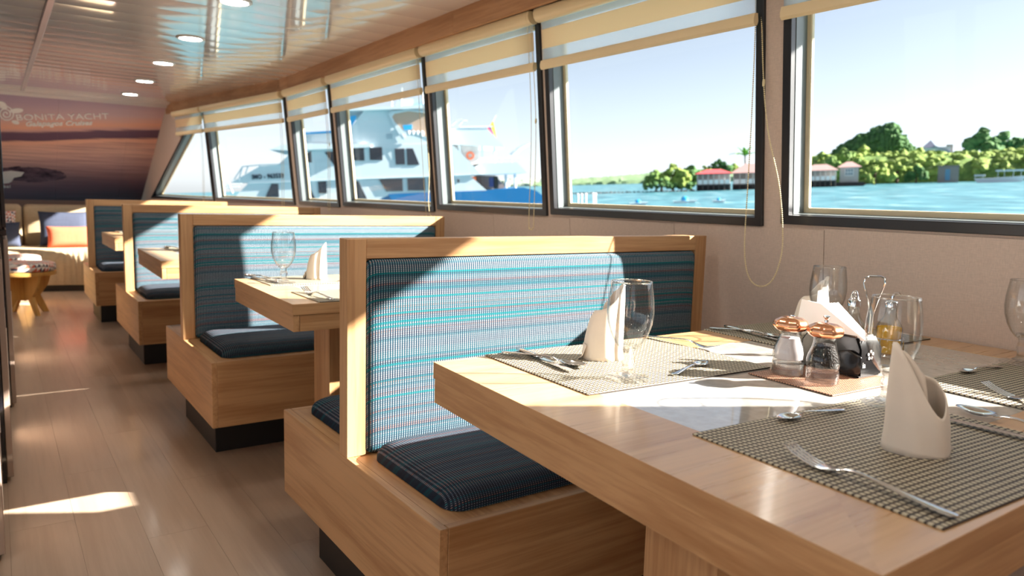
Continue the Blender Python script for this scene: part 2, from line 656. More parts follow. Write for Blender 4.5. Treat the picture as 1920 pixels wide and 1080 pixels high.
def inset_poly(q, w):
    """inset a convex polygon (list of (y,z)) by w"""
    n = len(q)
    cx = sum(p[0] for p in q) / n; cz = sum(p[1] for p in q) / n
    lines = []
    for i in range(n):
        a, b = Vector(q[i]), Vector(q[(i + 1) % n])
        d = (b - a).normalized()
        nn = Vector((-d.y, d.x))
        if nn.dot(Vector((cx, cz)) - a) < 0: nn = -nn
        lines.append((a + nn * w, d))
    out = []
    for i in range(n):
        p, d = lines[i - 1]; p2, d2 = lines[i]
        den = d.x * d2.y - d.y * d2.x
        t = ((p2.x - p.x) * d2.y - (p2.y - p.y) * d2.x) / den
        out.append(tuple(p + d * t))
    return out


def ring(mb, q, w, n0, n1):
    r = inset_poly(q, w)
    k = len(q)
    vs = [W0(*p, n0) for p in q] + [W0(*p, n0) for p in r] + [W0(*p, n1) for p in q] + [W0(*p, n1) for p in r]
    fs = []
    for i in range(k):
        j = (i + 1) % k
        fs += [(i, j, k + j, k + i), (2 * k + i, 3 * k + i, 3 * k + j, 2 * k + j), (i, 2 * k + i, 2 * k + j, j), (k + i, k + j, 3 * k + j, 3 * k + i)]
    mb.add(vs, fs)
    return r


for w, (ya, yb, zs, yh) in WIN.items():
    root = bpy.data.objects.new('window_%d' % w, None); COL.objects.link(root); struct(root)
    q = [(ya, zs), (yb, zs), (yh, ZH), (ya, ZH)]
    m = MB(); r = ring(m, q, .030, -.014, .012); m.build('frame', BLACK, root, bevel=.002)
    m = MB(); r2 = ring(m, inset_poly(q, .016), .016, .012, .082); m.build('jamb', JAMB, root)
    m = MB(); q3 = inset_poly(q, .022); ring(m, q3, .026, .070, .088); m.build('glazing_bead', BEAD, root, bevel=.003)
    m = MB(); q4 = inset_poly(q, .040)
    m.add([W0(*p, .079) for p in q4], [(0, 1, 2, 3)])
    m.build('pane', PANE, root)
# roof overhang outside the windows (side deck above)
m = MB()
m.hexa([(2.25, Y_BACK, 2.16), (3.42, Y_BACK, 2.41), (3.42, 6.6, 2.41), (2.25, 6.6, 2.16), (2.25, Y_BACK, 2.28), (3.42, Y_BACK, 2.5), (3.42, 6.6, 2.5), (2.25, 6.6, 2.28)])
m.hexa([(2.20, 6.6, 2.16), (3.42, 6.6, 2.41), (2.75, 11.5, 2.41), (1.5, 11.5, 2.16), (2.20, 6.6, 2.28), (3.42, 6.6, 2.5), (2.75, 11.5, 2.5), (1.5, 11.5, 2.28)])
struct(m.build('roof_overhang', WHITE))

# wooden valance above the blinds (boards butt together)
val = bpy.data.objects.new('trim_2', None); COL.objects.link(val); struct(val)
VP = [(1.945, -1.4), (1.985, 1.15), (2.008, 3.46), (2.066, 6.30), (2.066, 6.53), (1.672, 9.45)]
cuts = [(0, 1, 0, 1), (1, 2, 0, 1), (2, 3, 0, 1), (3, 4, 0, 1), (4, 5, 0, 1)]
for i in range(5):
    (xa, y0), (xb, y1) = VP[i], VP[i + 1]
    g = .0012
    MB().hexa([(xa, y0 + g, 1.985), (xb, y1 - g, 1.985), (xb + .022, y1 - g, 1.985), (xa + .022, y0 + g, 1.985),
               (xa, y0 + g, ZC + .004), (xb, y1 - g, ZC + .004), (xb + .022, y1 - g, ZC + .004), (xa + .022, y0 + g, ZC + .004)]).build('board', W_VAL, val)

# far wall: raked panel printed with a sunset seascape
FW_T, FW_B = (9.40, ZC), (10.95, .88)      # (y, z) at top and bottom
fw_len = math.hypot(FW_B[0] - FW_T[0], FW_T[1] - FW_B[1])


def mural():
    t = NT('sunset_print')
    sep = t.n('ShaderNodeSeparateXYZ')
    t.set(sep, 0, t.coord())
    x, y = sep.outputs[0], sep.outputs[1]
    nz = t.noise(t.mapping(t.coord(), (.9, 7, 1)), 1.6, 4, .6)
    v = t.math('ADD', t.math('DIVIDE', t.math('SUBTRACT', y, t.math('MULTIPLY', t.math('SUBTRACT', x, .57), .14)), fw_len), t.math('MULTIPLY_ADD', nz, .06, -.03))
    c = t.ramp(v, [(0.0, srgb(70, 48, 58)), (.10, srgb(92, 66, 78)), (.20, srgb(128, 98, 110)), (.30, srgb(168, 134, 138)), (.40, srgb(200, 164, 160)), (.52, srgb(226, 182, 168)),
                   (.615, srgb(226, 172, 150)), (.628, srgb(104, 80, 98)), (.690, srgb(110, 84, 102)), (.705, srgb(204, 160, 154)), (.74, srgb(228, 170, 146)), (.82, srgb(206, 174, 176)), (.92, srgb(184, 158, 172)), (1, srgb(170, 148, 168))])
    streak = t.noise(t.mapping(t.coord(), (.7, 22, 1)), 1.3, 4, .65)
    low = t.math('LESS_THAN', v, .59)
    c = t.mix(t.math('MULTIPLY', t.math('MULTIPLY_ADD', streak, 2.2, -.85, clamp=True), t.math('MULTIPLY', low, .85)), c, srgb(104, 80, 96))
    # rocks in the shallows
    rn = t.noise(t.mapping(t.coord(), (6, 9, 1)), 1.0, 5, .65)
    dx = t.math('DIVIDE', t.math('SUBTRACT', x, .36), .40)
    dy = t.math('DIVIDE', t.math('SUBTRACT', y, .60), .15)
    rr = t.math('ADD', t.math('MULTIPLY', dx, dx), t.math('MULTIPLY', dy, dy))
    rock = t.math('LESS_THAN', t.math('ADD', rr, t.math('MULTIPLY', rn, 1.0)), 1.35)
    c = t.mix(rock, c, t.mix(t.math('MULTIPLY_ADD', rn, 3., -1., clamp=True), srgb(46, 34, 50), srgb(124, 100, 112)))
    t.bsdf(Base_Color=c, Roughness=.5, Specular_IOR_Level=.12)
    return t.m


fw = bpy.data.objects.new('wall_far', None); COL.objects.link(fw); struct(fw)
ydir = Vector((0, FW_T[0] - FW_B[0], FW_T[1] - FW_B[1])).normalized()
zdir = Vector((1, 0, 0)).cross(ydir)
fw.matrix_world = Matrix.Translation((0, FW_B[0], FW_B[1])) @ Matrix((Vector((1, 0, 0)), ydir, zdir)).transposed().to_4x4()
MUR = mural()
for xa, xb in ((-2.3, -.65), (-.65, .62), (.62, 1.32), (1.32, 1.75)):
    MB().box(xa + .0006, xb - .0006, 0, fw_len, -.03, 0).build('printed_panel', MUR, fw)
LOGO = plain('logo_white', srgb(235, 230, 226), .4)


def on_wall(name, me, x, y, z=.004):
    me.materials.clear(); me.materials.append(LOGO)
    o = link(name, me, fw); o.location = (x, y, z)
    return o


def fwp(u, v):
    """photo pixel -> wall coordinates (used once to read off where the print sits)"""
    d = (c_right * ((u - 960) / F_PX) + c_down * ((v - 540) / F_PX) + c_f)
    inv = fw.matrix_world.inverted()
    o = inv @ EYE; dd = inv.to_3x3() @ d
    p = o + dd * (-o.z / dd.z)
    return p.x, p.y


lx, ly = fwp(30, 225)
on_wall('brand_lettering', text_mesh('BONITA YACHT', .132, .004, 0, 1.0, .93), lx, ly).rotation_euler = (0, 0, R_(8.6))
lx2, ly2 = fwp(47, 236)
on_wall('script_lettering', text_mesh('Galapagos Cruises', .105, .004, .35, 1.0, .82, .003), lx2, ly2).rotation_euler = (0, 0, R_(8.6))
lx3, ly3 = fwp(5, 351)
on_wall('island_lettering', text_mesh('bal', .07, .003), lx3, ly3)
ex, ey = fwp(11, 213)
m = MB()
sp = [(r * math.cos(a), r * math.sin(a), .004) for r, a in [(.022 + .0062 * k / 2, k * .35) for k in range(46)]]
m.tube([(ex + p[0] * .5, ey + p[1] * .8, p[2]) for p in sp], .007, 6)
for a in range(0, 360, 12): pass
m.build('emblem_spiral', LOGO, fw)
for px, py, rx, ry, an in ((5, 197, .035, .062, 20), (31, 207, .062, .036, 20), (29, 229, .036, .026, -30), (-10, 232, .04, .03, 20)):
    cx, cy = fwp(px, py)
    pts = [(cx + rx * math.cos(q) * math.cos(R_(an)) - ry * math.sin(q) * math.sin(R_(an)), cy + rx * math.cos(q) * math.sin(R_(an)) + ry * math.sin(q) * math.cos(R_(an))) for q in [2 * PI * k / 20 for k in range(20)]]
    MB().prism(pts, lambda a, b: (a, b, 0), lambda a, b: (a, b, .006)).build('emblem_petal', LOGO, fw)
isl = [fwp(*p) for p in ((-14, 330), (6, 322), (20, 320), (28, 321), (45, 323), (40, 330), (26, 333), (22, 340), (16, 343), (-10, 345))]
MB().prism(isl, lambda a, b: (a, b, 0), lambda a, b: (a, b, .004)).build('island_outline', LOGO, fw)
# lower part of the far wall behind the sofa
struct(MB().box(XL, 1.72, 10.6, 10.7, 0, .95).build('wall_far_lower', plain('lower_wall', srgb(120, 96, 84), .7)))
# crown moulding
m = MB()
m.prism([(9.28, ZC), (9.40, ZC), (9.45, ZC - .045), (9.41, ZC - .05), (9.38, ZC - .022), (9.30, ZC - .012)], lambda a, b: (XL, a, b), lambda a, b: (1.70, a, b))
struct(m.build('trim_3', plain('crown_white', srgb(206, 196, 194), .35)))

# walls out of view: port side with its row of windows, and aft bulkhead with an added opening to let in light
m = MB()
m.box(XL - .1, XL, Y_BACK, 11.0, 0, .95); m.box(XL - .1, XL, Y_BACK, 11.0, 1.95, 2.16)
for k in range(9): m.box(XL - .1, XL, Y_BACK + k * 1.5, Y_BACK + k * 1.5 + .1, .95, 1.95)
struct(m.build('wall_left', WALL))
m = MB()
m.box(XL, 2.35, Y_BACK - .1, Y_BACK, 1.98, 2.16); m.box(XL, -1.4, Y_BACK - .1, Y_BACK, 0, 2); m.box(-.25, 2.35, Y_BACK - .1, Y_BACK, 0, 2.0)
struct(m.build('wall_back', WALL))
struct(MB().box(XL - .1, 2.3, Y_BACK, 11.2, 2.17, 2.24).build('roof_deck', WHITE))

# ================================================================== DOWNLIGHTS
EMIT = NT('lamp_diffuser')
e = EMIT.n('ShaderNodeEmission', i_Strength=52.0)
EMIT.set(e, 0, (1.0, .93, .83, 1)); EMIT.surf(e)
RIM = plain('lamp_rim', srgb(210, 204, 200), .25)


def downlight():
    t = thing('ceiling_downlight', 'x', 'ceiling light', (0, 0, 0), 0, 'recessed downlights along the ceiling')
    MB().lathe([(.068, 0), (.084, 0), (.088, -.004), (.084, -.008), (.070, -.009), (.066, -.003)], 32).build('rim', RIM, t, True)
    MB().lathe([(.001, -.004), (.067, -.004)], 32).build('diffuser', EMIT.m, t)
    return t


LP = [(1.025, 2.90), (1.057, 4.049), (1.081, 5.207), (1.12, 6.37), (1.17, 7.566), (1.21, 8.733)]
LB = ['round recessed ceiling downlight cut by the top edge of the photo', 'largest whole round downlight, at the very top edge of the photo', 'round downlight second in the receding ceiling row', 'round downlight third in the receding ceiling row',
      'round downlight fourth in the receding ceiling row', 'smallest round downlight, nearest the sunset mural']
LB = ['round recessed downlight above the aisle just out of the top of the frame', 'round recessed downlight cut by the top edge of the photo', 'largest fully visible round downlight on the glossy ceiling',
      'second largest fully visible round downlight on the glossy ceiling', 'second smallest round downlight, next to the one nearest the mural', 'smallest round downlight, nearest the sunset mural']
d0 = downlight()
for i, (lx, ly) in enumerate(LP):
    if i == 0: d0.location = (lx, ly, ZC); d0['label'] = LB[0]
    else: dup(d0, (lx, ly, ZC), 0, LB[i])
for k in range(8):  # unseen lamps added to lift the interior light
    dup(d0, (-1.15, -.6 + 1.165 * k, ZC), 0, 'added round fill downlight on the unseen port side', 'added port-side fill downlights')
for k in range(3):  # a few more added lamps out of view, for fill
    dup(d0, (1.0, 1.73 - 1.165 * k, ZC), 0, 'added round fill downlight above the camera, out of view', 'added fill downlights above the camera')

# ================================================================== BENCHES
ZB, ZS, ZP = .165, .44, 1.023     # box bottom, box top, panel top


def pad_prof(th, ins, n=6, dome=.012):
    pr_ = [(0, 0), (0, th * .25)]
    for k in range(1, n + 1):
        q = (PI / 2) * k / n
        pr_.append((ins * (1 - math.cos(q)), th * .25 + th * .75 * math.sin(q)))
    pr_ += [(ins + .03, th + dome * .35), (ins + .07, th + dome * .7), (ins + .12, th + dome * .92), (ins + .17, th + dome)]
    return pr_


def bench(name, label, x0, x1, yf, yr, yp, rz=0., one_sided=False):
    t = thing(name, label, 'bench', (x0, yp, 0), rz, 'double-sided wooden booth benches')
    L = x1 - x0
    f, r = yf - yp, yr - yp
    th = .051
    MB().box(.0, .022, f, r, ZB, ZS).build('end_panel', W[1], t, bevel=.0015)
    MB().box(.0225, L, f, f + .022, ZB, ZS).build('front_panel', W[0], t, bevel=.0015)
    MB().box(.0225, L, r - .022, r, ZB, ZS).build('back_panel', W[0], t, bevel=.0015)
    MB().box(.0225, L, f + .0225, r - .0225, ZB, ZS - .001).build('seat_board', W[1], t)
    MB().box(.05, L - .02, f + .18, r - .18, 0, ZB).build('plinth', PLINTH, t, bevel=.002)
    Lp = L
    MB().box(0, .054, 0, th, ZS, ZP).build('post', W[2], t, bevel=.0015)
    MB().box(Lp - .056, Lp, 0, th, ZS, ZP).build('post', W[2], t, bevel=.0015)
    MB().box(.0543, Lp - .0563, 0, th, ZP - .052, ZP).build('top_rail', W[0], t, bevel=.0015)
    MB().box(.0543, Lp - .0563, .014, th - .014, ZS, ZP - .052).build('back_board', W[0], t)
    pw_, ph = Lp - .056 - .054 - .004, ZP - .052 - ZS - .004
    cx, cz = (.054 + Lp - .056) / 2, (ZS + ZP - .052) / 2
    pp = [(0, 0), (0.0, .008), (.002, .014), (.006, .019), (.012, .0225), (.022, .025), (.04, .027), (.08, .029), (.14, .030)]
    MB().pad(pw_, ph, pp, .018, lambda a, b, c: (cx + a, .014 - c, cz + b)).build('backrest_pad', FAB, t, True, ang=60)
    MB().pad(pw_, ph, pp, .018, lambda a, b, c: (cx - a, th - .014 + c, cz + b)).build('backrest_pad', FAB, t, True, ang=60)
    cw = L - .06 - .07
    for sgn, d0_, d1_ in ((-1, f + .055, -.018), (1, th + .018, r - .048)):
        dd = d1_ - d0_
        MB().pad(cw, dd, pad_prof(.052, .06, 6, .006), .05, lambda a, b, c: (.06 + cw / 2 + a, (d0_ + d1_) / 2 + b, ZS + c)).build('seat_cushion', FAB_SHADED, t, True, ang=70)
    return t


B1 = bench('booth_bench', 'nearest wooden booth bench with striped blue backrest, behind the laid foreground table', .735, 2.113, 1.285, 2.309, 1.786)
B2 = bench('booth_bench', 'second wooden booth bench, behind the table with one upright white napkin and goblet', .690, 2.075, 3.083, 4.052, 3.63)
B3 = bench('booth_bench', 'third wooden booth bench down the aisle, striped backrest cut by a diagonal shadow', .695, 2.049, 4.99, 6.008, 5.50)
B4 = bench('booth_bench', 'farthest wooden booth bench, beside the sofa with the orange pillow', .640, 1.80, 6.80, 7.75, 7.27)

# ================================================================== TABLES
ZT = .775
INLAY = NT('grey_stone_inlay')
nz = INLAY.noise(INLAY.coord(), 35, 5, .65)
INLAY.bsdf(Base_Color=INLAY.ramp(nz, [(.3, srgb(176, 170, 162)), (.7, srgb(202, 196, 188))]), Roughness=.10, Specular_IOR_Level=.6, Coat_Weight=.8, Coat_Roughness=.03)
INLAY = INLAY.m


def table(label, quad, zt, zb, inlay, ped):
    """quad: aisle-near, aisle-far, wall-far, wall-near corners (x, y)"""
    ox, oy = quad[0]
    t = thing('booth_table', label, 'table', (ox, oy, 0), 0, 'wooden booth tables with stone inlay')
    q = [(a - ox, b - oy) for a, b in quad]
    ia = [(a - ox, b - oy) for a, b in inlay]
    # wooden top around the inlay (four boards)
    z0, z1 = zt - .036, zt
    names = 'top_board'
    for i in range(4):
        j = (i + 1) % 4
        pts = [q[i], q[j], ia[j], ia[i]]
        MB().prism(pts, lambda a, b: (a, b, z0), lambda a, b: (a, b, z1)).build(names, W_TOP, t)
    MB().prism([(a, b) for a, b in ia], lambda a, b: (a, b, z0), lambda a, b: (a, b, z1 - .0008)).build('stone_inlay', INLAY, t, bevel=.0012)
    # apron, set a hair back
    w = .022
    e_ = .0012

    def lerp(a, b, k): return (a[0] + (b[0] - a[0]) * k, a[1] + (b[1] - a[1]) * k)
    MB().prism([(q[0][0] + e_, q[0][1] + e_), (q[1][0] + e_, q[1][1] - e_), (q[1][0] + w, q[1][1] - e_), (q[0][0] + w, q[0][1] + e_)], lambda a, b: (a, b, zb), lambda a, b: (a, b, z0 - .0006)).build('apron', W[1], t, bevel=.0012)
    MB().prism([(q[0][0] + w + e_, q[0][1] + e_), (q[3][0], q[3][1] + e_), (q[3][0], q[3][1] + w), (q[0][0] + w + e_, q[0][1] + w)], lambda a, b: (a, b, zb), lambda a, b: (a, b, z0 - .0006)).build('apron', W[0], t, bevel=.0012)
    MB().prism([(q[1][0] + w + e_, q[1][1] - w), (q[2][0], q[2][1] - w), (q[2][0], q[2][1] - e_), (q[1][0] + w + e_, q[1][1] - e_)], lambda a, b: (a, b, zb), lambda a, b: (a, b, z0 - .0006)).build('apron', W[0], t, bevel=.0012)
    for (pa, pb), wm in (((q[0], q[1]), W[1]), ((q[3], q[0]), W[0]), ((q[1], q[2]), W[0])):
        a_, b_ = Vector(pa), Vector(pb)
        nn = Vector(((b_ - a_).y, -(b_ - a_).x)).normalized() * .0012
        nn = nn if nn.dot(Vector((q[0][0] + q[2][0], q[0][1] + q[2][1])) / 2 - a_) < 0 else -nn
        MB().prism([tuple(a_), tuple(b_), tuple(b_ + nn), tuple(a_ + nn)], lambda a, b: (a, b, z0), lambda a, b: (a, b, z1)).build('edge_band', wm, t)
    x0, x1, y0, y1 = ped
    MB().box(x0 - ox, x1 - ox, y0 - oy, y1 - oy, 0, zb + .04).build('pedestal', W[2], t, bevel=.002)
    return t


T1 = table('large foreground table laid with four place settings and copper-topped mills', [(.711, .353), (.779, 1.399), (2.195, 1.392), (2.195, .353)], ZT, .683,
           [(.905, .535), (.930, 1.225), (2.058, 1.238), (2.058, .54)], (.95, 1.9, .74, .905))
T2 = table('second table, with a single goblet and upright white napkin against the striped backrest', [(.780, 2.345), (.797, 3.123), (2.19, 3.118), (2.19, 2.345)], ZT, .683,
           [(.925, 2.47), (.945, 3.0), (2.05, 3.0), (2.05, 2.47)], (1.0, 1.9, 2.60, 2.76))
T3 = table('third table down the aisle, corner showing with a spoon on its placemat', [(.672, 4.02), (.692, 4.90), (2.19, 4.895), (2.19, 4.02)], ZT, .683,
           [(.82, 4.15), (.84, 4.75), (2.05, 4.75), (2.05, 4.15)], (.95, 1.9, 4.35, 4.5))
T4 = table('farthest table, small corner showing in front of the last bench', [(.69, 5.92), (.69, 6.70), (2.1, 6.695), (2.1, 5.92)], ZT, .683,
           [(.84, 6.05), (.84, 6.58), (1.98, 6.58), (1.98, 6.05)], (.95, 1.8, 6.22, 6.36))

# ================================================================== TABLEWARE
def placemat(label, cx, cy, w, d, rz, mat=MAT_WEAVE, name='placemat', cat='placemat', grp='woven placemats', zt=ZT):
    m = MB()
    m.box(-w / 2, w / 2, -d / 2, d / 2, 0, .0026)
    o = m.build(name, mat, None, bevel=.0008)
    o.location = (cx, cy, zt + .0002); o.rotation_euler = (0, 0, rz)
    tag(o, label, cat, grp)
    return o


ZM = ZT + .003


def ribbon(mb, st, n=8):
    """loft of flat elliptical sections: (x, half width, z centre, half thickness, y centre)"""
    vs, fs = [], []
    for s in st:
        x, hw, z, ht = s[:4]
        yc = s[4] if len(s) > 4 else 0
        for k in range(n):
            q = 2 * PI * k / n
            vs.append((x, yc + hw * math.cos(q), z + ht * math.sin(q)))
    for i in range(len(st) - 1):
        for k in range(n):
            l = (k + 1) % n
            fs.append((i * n + k, i * n + l, (i + 1) * n + l, (i + 1) * n + k))
    fs.append(tuple(range(n - 1, -1, -1))); fs.append(tuple((len(st) - 1) * n + k for k in range(n)))
    mb.add(vs, fs)


HANDLE = [(0, .003, .0045, .001), (.003, .0085, .0045, .0016), (.02, .0098, .0050, .0018), (.06, .0072, .0075, .0020), (.095, .0045, .0105, .0023), (.125, .0033, .0125, .0024), (.145, .0032, .0115, .0023)]


def fork(label, grp='forks laid on the tables'):
    t = thing('fork', label, 'fork', group=grp)
    m = MB(); ribbon(m, HANDLE + [(.158, .005, .008, .0018), (.166, .0095, .0052, .0013), (.178, .0128, .0035, .0011), (.190, .0135, .0035, .001)]); m.build('handle', STEEL, t, True, ang=50)
    for k in range(4):
        y = (k - 1.5) * .0073
        m = MB(); ribbon(m, [(.188, .0030, .0036, .0012, y), (.205, .0028, .0065, .0012, y), (.225, .0025, .0125, .0012, y), (.243, .0016, .020, .001, y * .97)], 6)
        m.build('tine', STEEL, t, True)
    return t


def spoon(label, s=1.0, grp='spoons laid on the tables', cat='spoon'):
    t = thing('spoon', label, cat, group=grp)
    m = MB(); ribbon(m, [(a * s, b * s, c * s, d * s) for a, b, c, d in HANDLE + [(.156, .0045, .0085, .002), (.162, .006, .007, .0014)]]); m.build('handle', STEEL, t, True, ang=50)
    vs, fs = [], []
    nu, nv = 9, 16
    cx = .162 + .034
    for j in range(nu):
        rr = j / (nu - 1)
        for i in range(nv):
            q = 2 * PI * i / nv
            ex_ = .036 * rr * math.cos(q); ey_ = .0205 * rr * math.sin(q) * (1 - .12 * math.cos(q))
            vs.append(((cx + ex_) * s, ey_ * s, (.0012 + .0085 * rr * rr) * s))
    for j in range(nu - 1):
        for i in range(nv):
            k = (i + 1) % nv
            fs.append((j * nv + i, j * nv + k, (j + 1) * nv + k, (j + 1) * nv + i))
    m = MB(); m.add(vs, fs)
    o = m.build('bowl', STEEL, t, True, ang=80)
    md = o.modifiers.new('thickness', 'SOLIDIFY'); md.thickness = .0012 * s; md.offset = 0
    return t


def knife(label, grp='knives laid on the tables'):
    t = thing('knife', label, 'knife', group=grp)
    m = MB(); ribbon(m, [(0, .004, .005, .002), (.004, .009, .005, .0036), (.03, .0092, .005, .0038), (.09, .0075, .005, .0036), (.108, .0062, .005, .003), (.114, .005, .005, .002)]); m.build('handle', STEEL, t, True, ang=50)
    pts = [(.113, -.006), (.13, -.0085), (.17, -.010), (.21, -.0098), (.238, -.006), (.246, .002), (.24, .0062), (.20, .0072), (.113, .006)]
    m = MB(); m.prism(pts, lambda a, b: (a, b, .0043), lambda a, b: (a, b, .0057)); m.build('blade', STEEL, t)
    return t


def lay(o, a, b, z=ZM):
    """put a piece of cutlery with its handle end at a, pointing towards b"""
    o.location = (a[0], a[1], z)
    o.rotation_euler = (0, 0, math.atan2(b[1] - a[1], b[0] - a[0]))
    return o


F0 = lay(fork('dinner fork lying on the nearest placemat left of the folded napkin'), (.912, .372), (.930, .62))
K0 = lay(knife('table knife right of the folded napkin on the nearest placemat'), (1.338, .335), (1.328, .57))
S0 = lay(spoon('large spoon beside the knife on the nearest placemat, bowl over the stone inlay'), (1.385, .375), (1.425, .60))
D0 = lay(spoon('small dessert spoon at the top edge of the nearest placemat', .72, 'dessert spoons'), (1.232, .706), (1.10, .722))


def cp(o, label, a, b, z=ZM, s=None):
    return dup(o, (a[0], a[1], z), math.atan2(b[1] - a[1], b[0] - a[0]), label, None, s)


# far aisle setting
cp(F0, 'fork behind the tall goblet, tines towards the copper mills', (1.415, 1.392), (1.455, 1.18))
cp(K0, 'knife at the aisle-side back corner of the foreground table', (1.010, 1.405), (.975, 1.14))
cp(S0, 'spoon crossing a knife at the aisle-side back corner of the foreground table', (.958, 1.395), (1.005, 1.25))
cp(D0, 'small dessert spoon right of the tall goblet base', (1.148, 1.040), (1.34, 1.095))
# far window setting
cp(K0, 'knife at the far window-side placemat behind the copper mills', (1.752, 1.392), (1.70, 1.16))
cp(S0, 'spoon at the far window-side placemat left of the copper mills', (1.688, 1.395), (1.735, 1.22))
# near window setting
cp(F0, 'fork on the shaded placemat at the right edge of the photo', (1.582, .40), (1.625, .645))
cp(D0, 'small spoon on the shaded placemat near the window wall', (1.915, .722), (1.80, .735))

placemat('nearest woven placemat, holding the folded napkin and a fork', 1.133, .552, .505, .388, R_(-2.5))
placemat('sunlit woven placemat under the tall goblet and napkin at the back of the table', 1.165, 1.197, .520, .386, R_(-2.5))
placemat('woven placemat at the far window-side of the table behind the mills', 1.910, 1.198, .500, .386, R_(-2))
placemat('shaded woven placemat at the right edge beside the window wall', 1.812, .556, .515, .388, R_(-2.0))
placemat('small brown woven mat under the copper-topped mills', 1.44, .875, .245, .205, R_(-2.5), MAT_BROWN, 'condiment_mat', 'mat', 'condiment mat')


def goblet(label):
    t = thing('goblet', label, 'goblet', group='clear water goblets')
    bowl = [(.011, .058), (.020, .064), (.030, .076), (.039, .094), (.0455, .115), (.0480, .137), (.0470, .160), (.0440, .182), (.0412, .200)]
    inn = [(r - .0016, z + .0006) for r, z in bowl[::-1] if r > .018] + [(.0165, .072), (.001, .068)]
    MB().lathe(bowl + [(.0405, .2012)] + inn, 40).build('bowl', GOBLET, t, True, ang=60)
    MB().lathe([(.0412, .1980), (.0420, .2000), (.0412, .2018), (.0398, .2012), (.0396, .1990)], 40).build('rim', STEMG, t, True)
    MB().lathe([(.001, .070), (.0145, .064), (.0125, .058), (.0115, .052), (.0130, .044), (.0150, .037), (.0125, .028), (.0112, .020), (.014, .014), (.022, .0085), (.001, .0085)], 24).build('stem', STEMG, t, True, ang=60)
    MB().lathe([(.001, .0084), (.022, .0082), (.036, .0050), (.0465, .0032), (.0468, .0012), (.045, .0), (.001, .0)], 32).build('foot', STEMG, t, True, ang=60)
    return t


G0 = goblet('goblet behind the folded napkin in front of the oil bottle')
G0.location = (1.347, .690, ZM)
dup(G0, (1.050, 1.072, ZM), 0, 'tall goblet on the sunlit placemat in front of the nearest backrest')
dup(G0, (1.850, 1.135, ZM), 0, 'goblet behind the white paper napkins against the window wall')
dup(G0, (2.017, .719, ZM), 0, 'goblet cut by the right edge of the photo')


def napkin(label, variant=0, hh=.165, dip=1.95):
    t = thing('napkin', label, 'napkin', group='linen napkins folded upright')
    vs, fs = [], []
    nu, nv = 60, 14
    T0, T1_ = -.35 * PI, 2.15 * PI
    rnd = random.Random(3 + variant)
    for i in range(nu + 1):
        u = i / nu
        th = T0 + (T1_ - T0) * u
        c = .5 + .5 * math.cos(th)               # th = 0 is the tall side
        dq = ((th - dip + PI) % (2 * PI)) - PI
        top = hh * (.66 + .34 * c ** 1.6) * (1 - .50 * math.exp(-(dq / .70) ** 2))
        spiral = 1 - .10 * u
        for j in range(nv + 1):
            v = j / nv
            z = top * v
            k = z / hh
            r = .049 * (1 - .06 * k - .48 * k * k) * spiral
            r *= 1 + .05 * math.sin(3 * th + 1.3 + variant) * (.35 + k) + .02 * math.sin(7 * th + 4 * k)
            sh = .024 * k * k
            flare = .0012 * max(0, 1 - v * 7)
            vs.append(((r + flare) * math.cos(th) + sh, (r * .86 + flare) * math.sin(th), z))
    for i in range(nu):
        for j in range(nv):
            a = i * (nv + 1) + j
            fs.append((a, a + nv + 1, a + nv + 2, a + 1))
    m = MB(); m.add(vs, fs)
    o = m.build('folded_cone', NAPKIN, t, True, ang=180)
    s1 = o.modifiers.new('thickness', 'SOLIDIFY'); s1.thickness = .0022; s1.offset = -1
    # inner fold standing up inside the cone
    vs, fs = [], []
    nu2 = 16
    for i in range(nu2 + 1):
        u = i / nu2
        th = -.55 * PI + 1.1 * PI * u
        c = .5 + .5 * math.cos(th * 1.25 - .5)
        top = .09 + (hh * .93 - .09) * c
        for j in range(nv + 1):
            z = .02 + (top - .02) * j / nv
            k = z / hh
            r = .029 * (1 - .45 * k * k) * (1 + .10 * math.sin(4 * th))
            vs.append((r * math.cos(th) + .022 * k * k, r * math.sin(th) * .8, z))
    for i in range(nu2):
        for j in range(nv):
            a = i * (nv + 1) + j
            fs.append((a, a + nv + 1, a + nv + 2, a + 1))
    m = MB(); m.add(vs, fs)
    o = m.build('inner_fold', NAPKIN, t, True, ang=180)
    s1 = o.modifiers.new('thickness', 'SOLIDIFY'); s1.thickness = .0022; s1.offset = 0
    # turned-out corner at the foot
    m = MB()
    m.add([(-.047, .008, .001), (-.060, -.004, .001), (-.055, -.018, .012), (-.046, -.016, .034), (-.044, .006, .036)], [(0, 1, 2), (0, 2, 4), (2, 3, 4)])
    o = m.build('turned_corner', NAPKIN, t, True, ang=180)
    s1 = o.modifiers.new('thickness', 'SOLIDIFY'); s1.thickness = .002; s1.offset = 0
    return t


NA = napkin('linen napkin folded into an open cone on the nearest placemat', 0)
NA.location = (1.128, .528, ZM); NA.rotation_euler = (0, 0, R_(145))
NB = napkin('linen napkin folded upright behind the tall goblet in the sun', 1, .172, 2.0)
NB.location = (1.135, 1.245, ZM); NB.rotation_euler = (0, 0, R_(-20))
NC = dup(NA, (1.90, 1.215, ZM), R_(-30), 'linen napkin standing behind the black napkin holder')


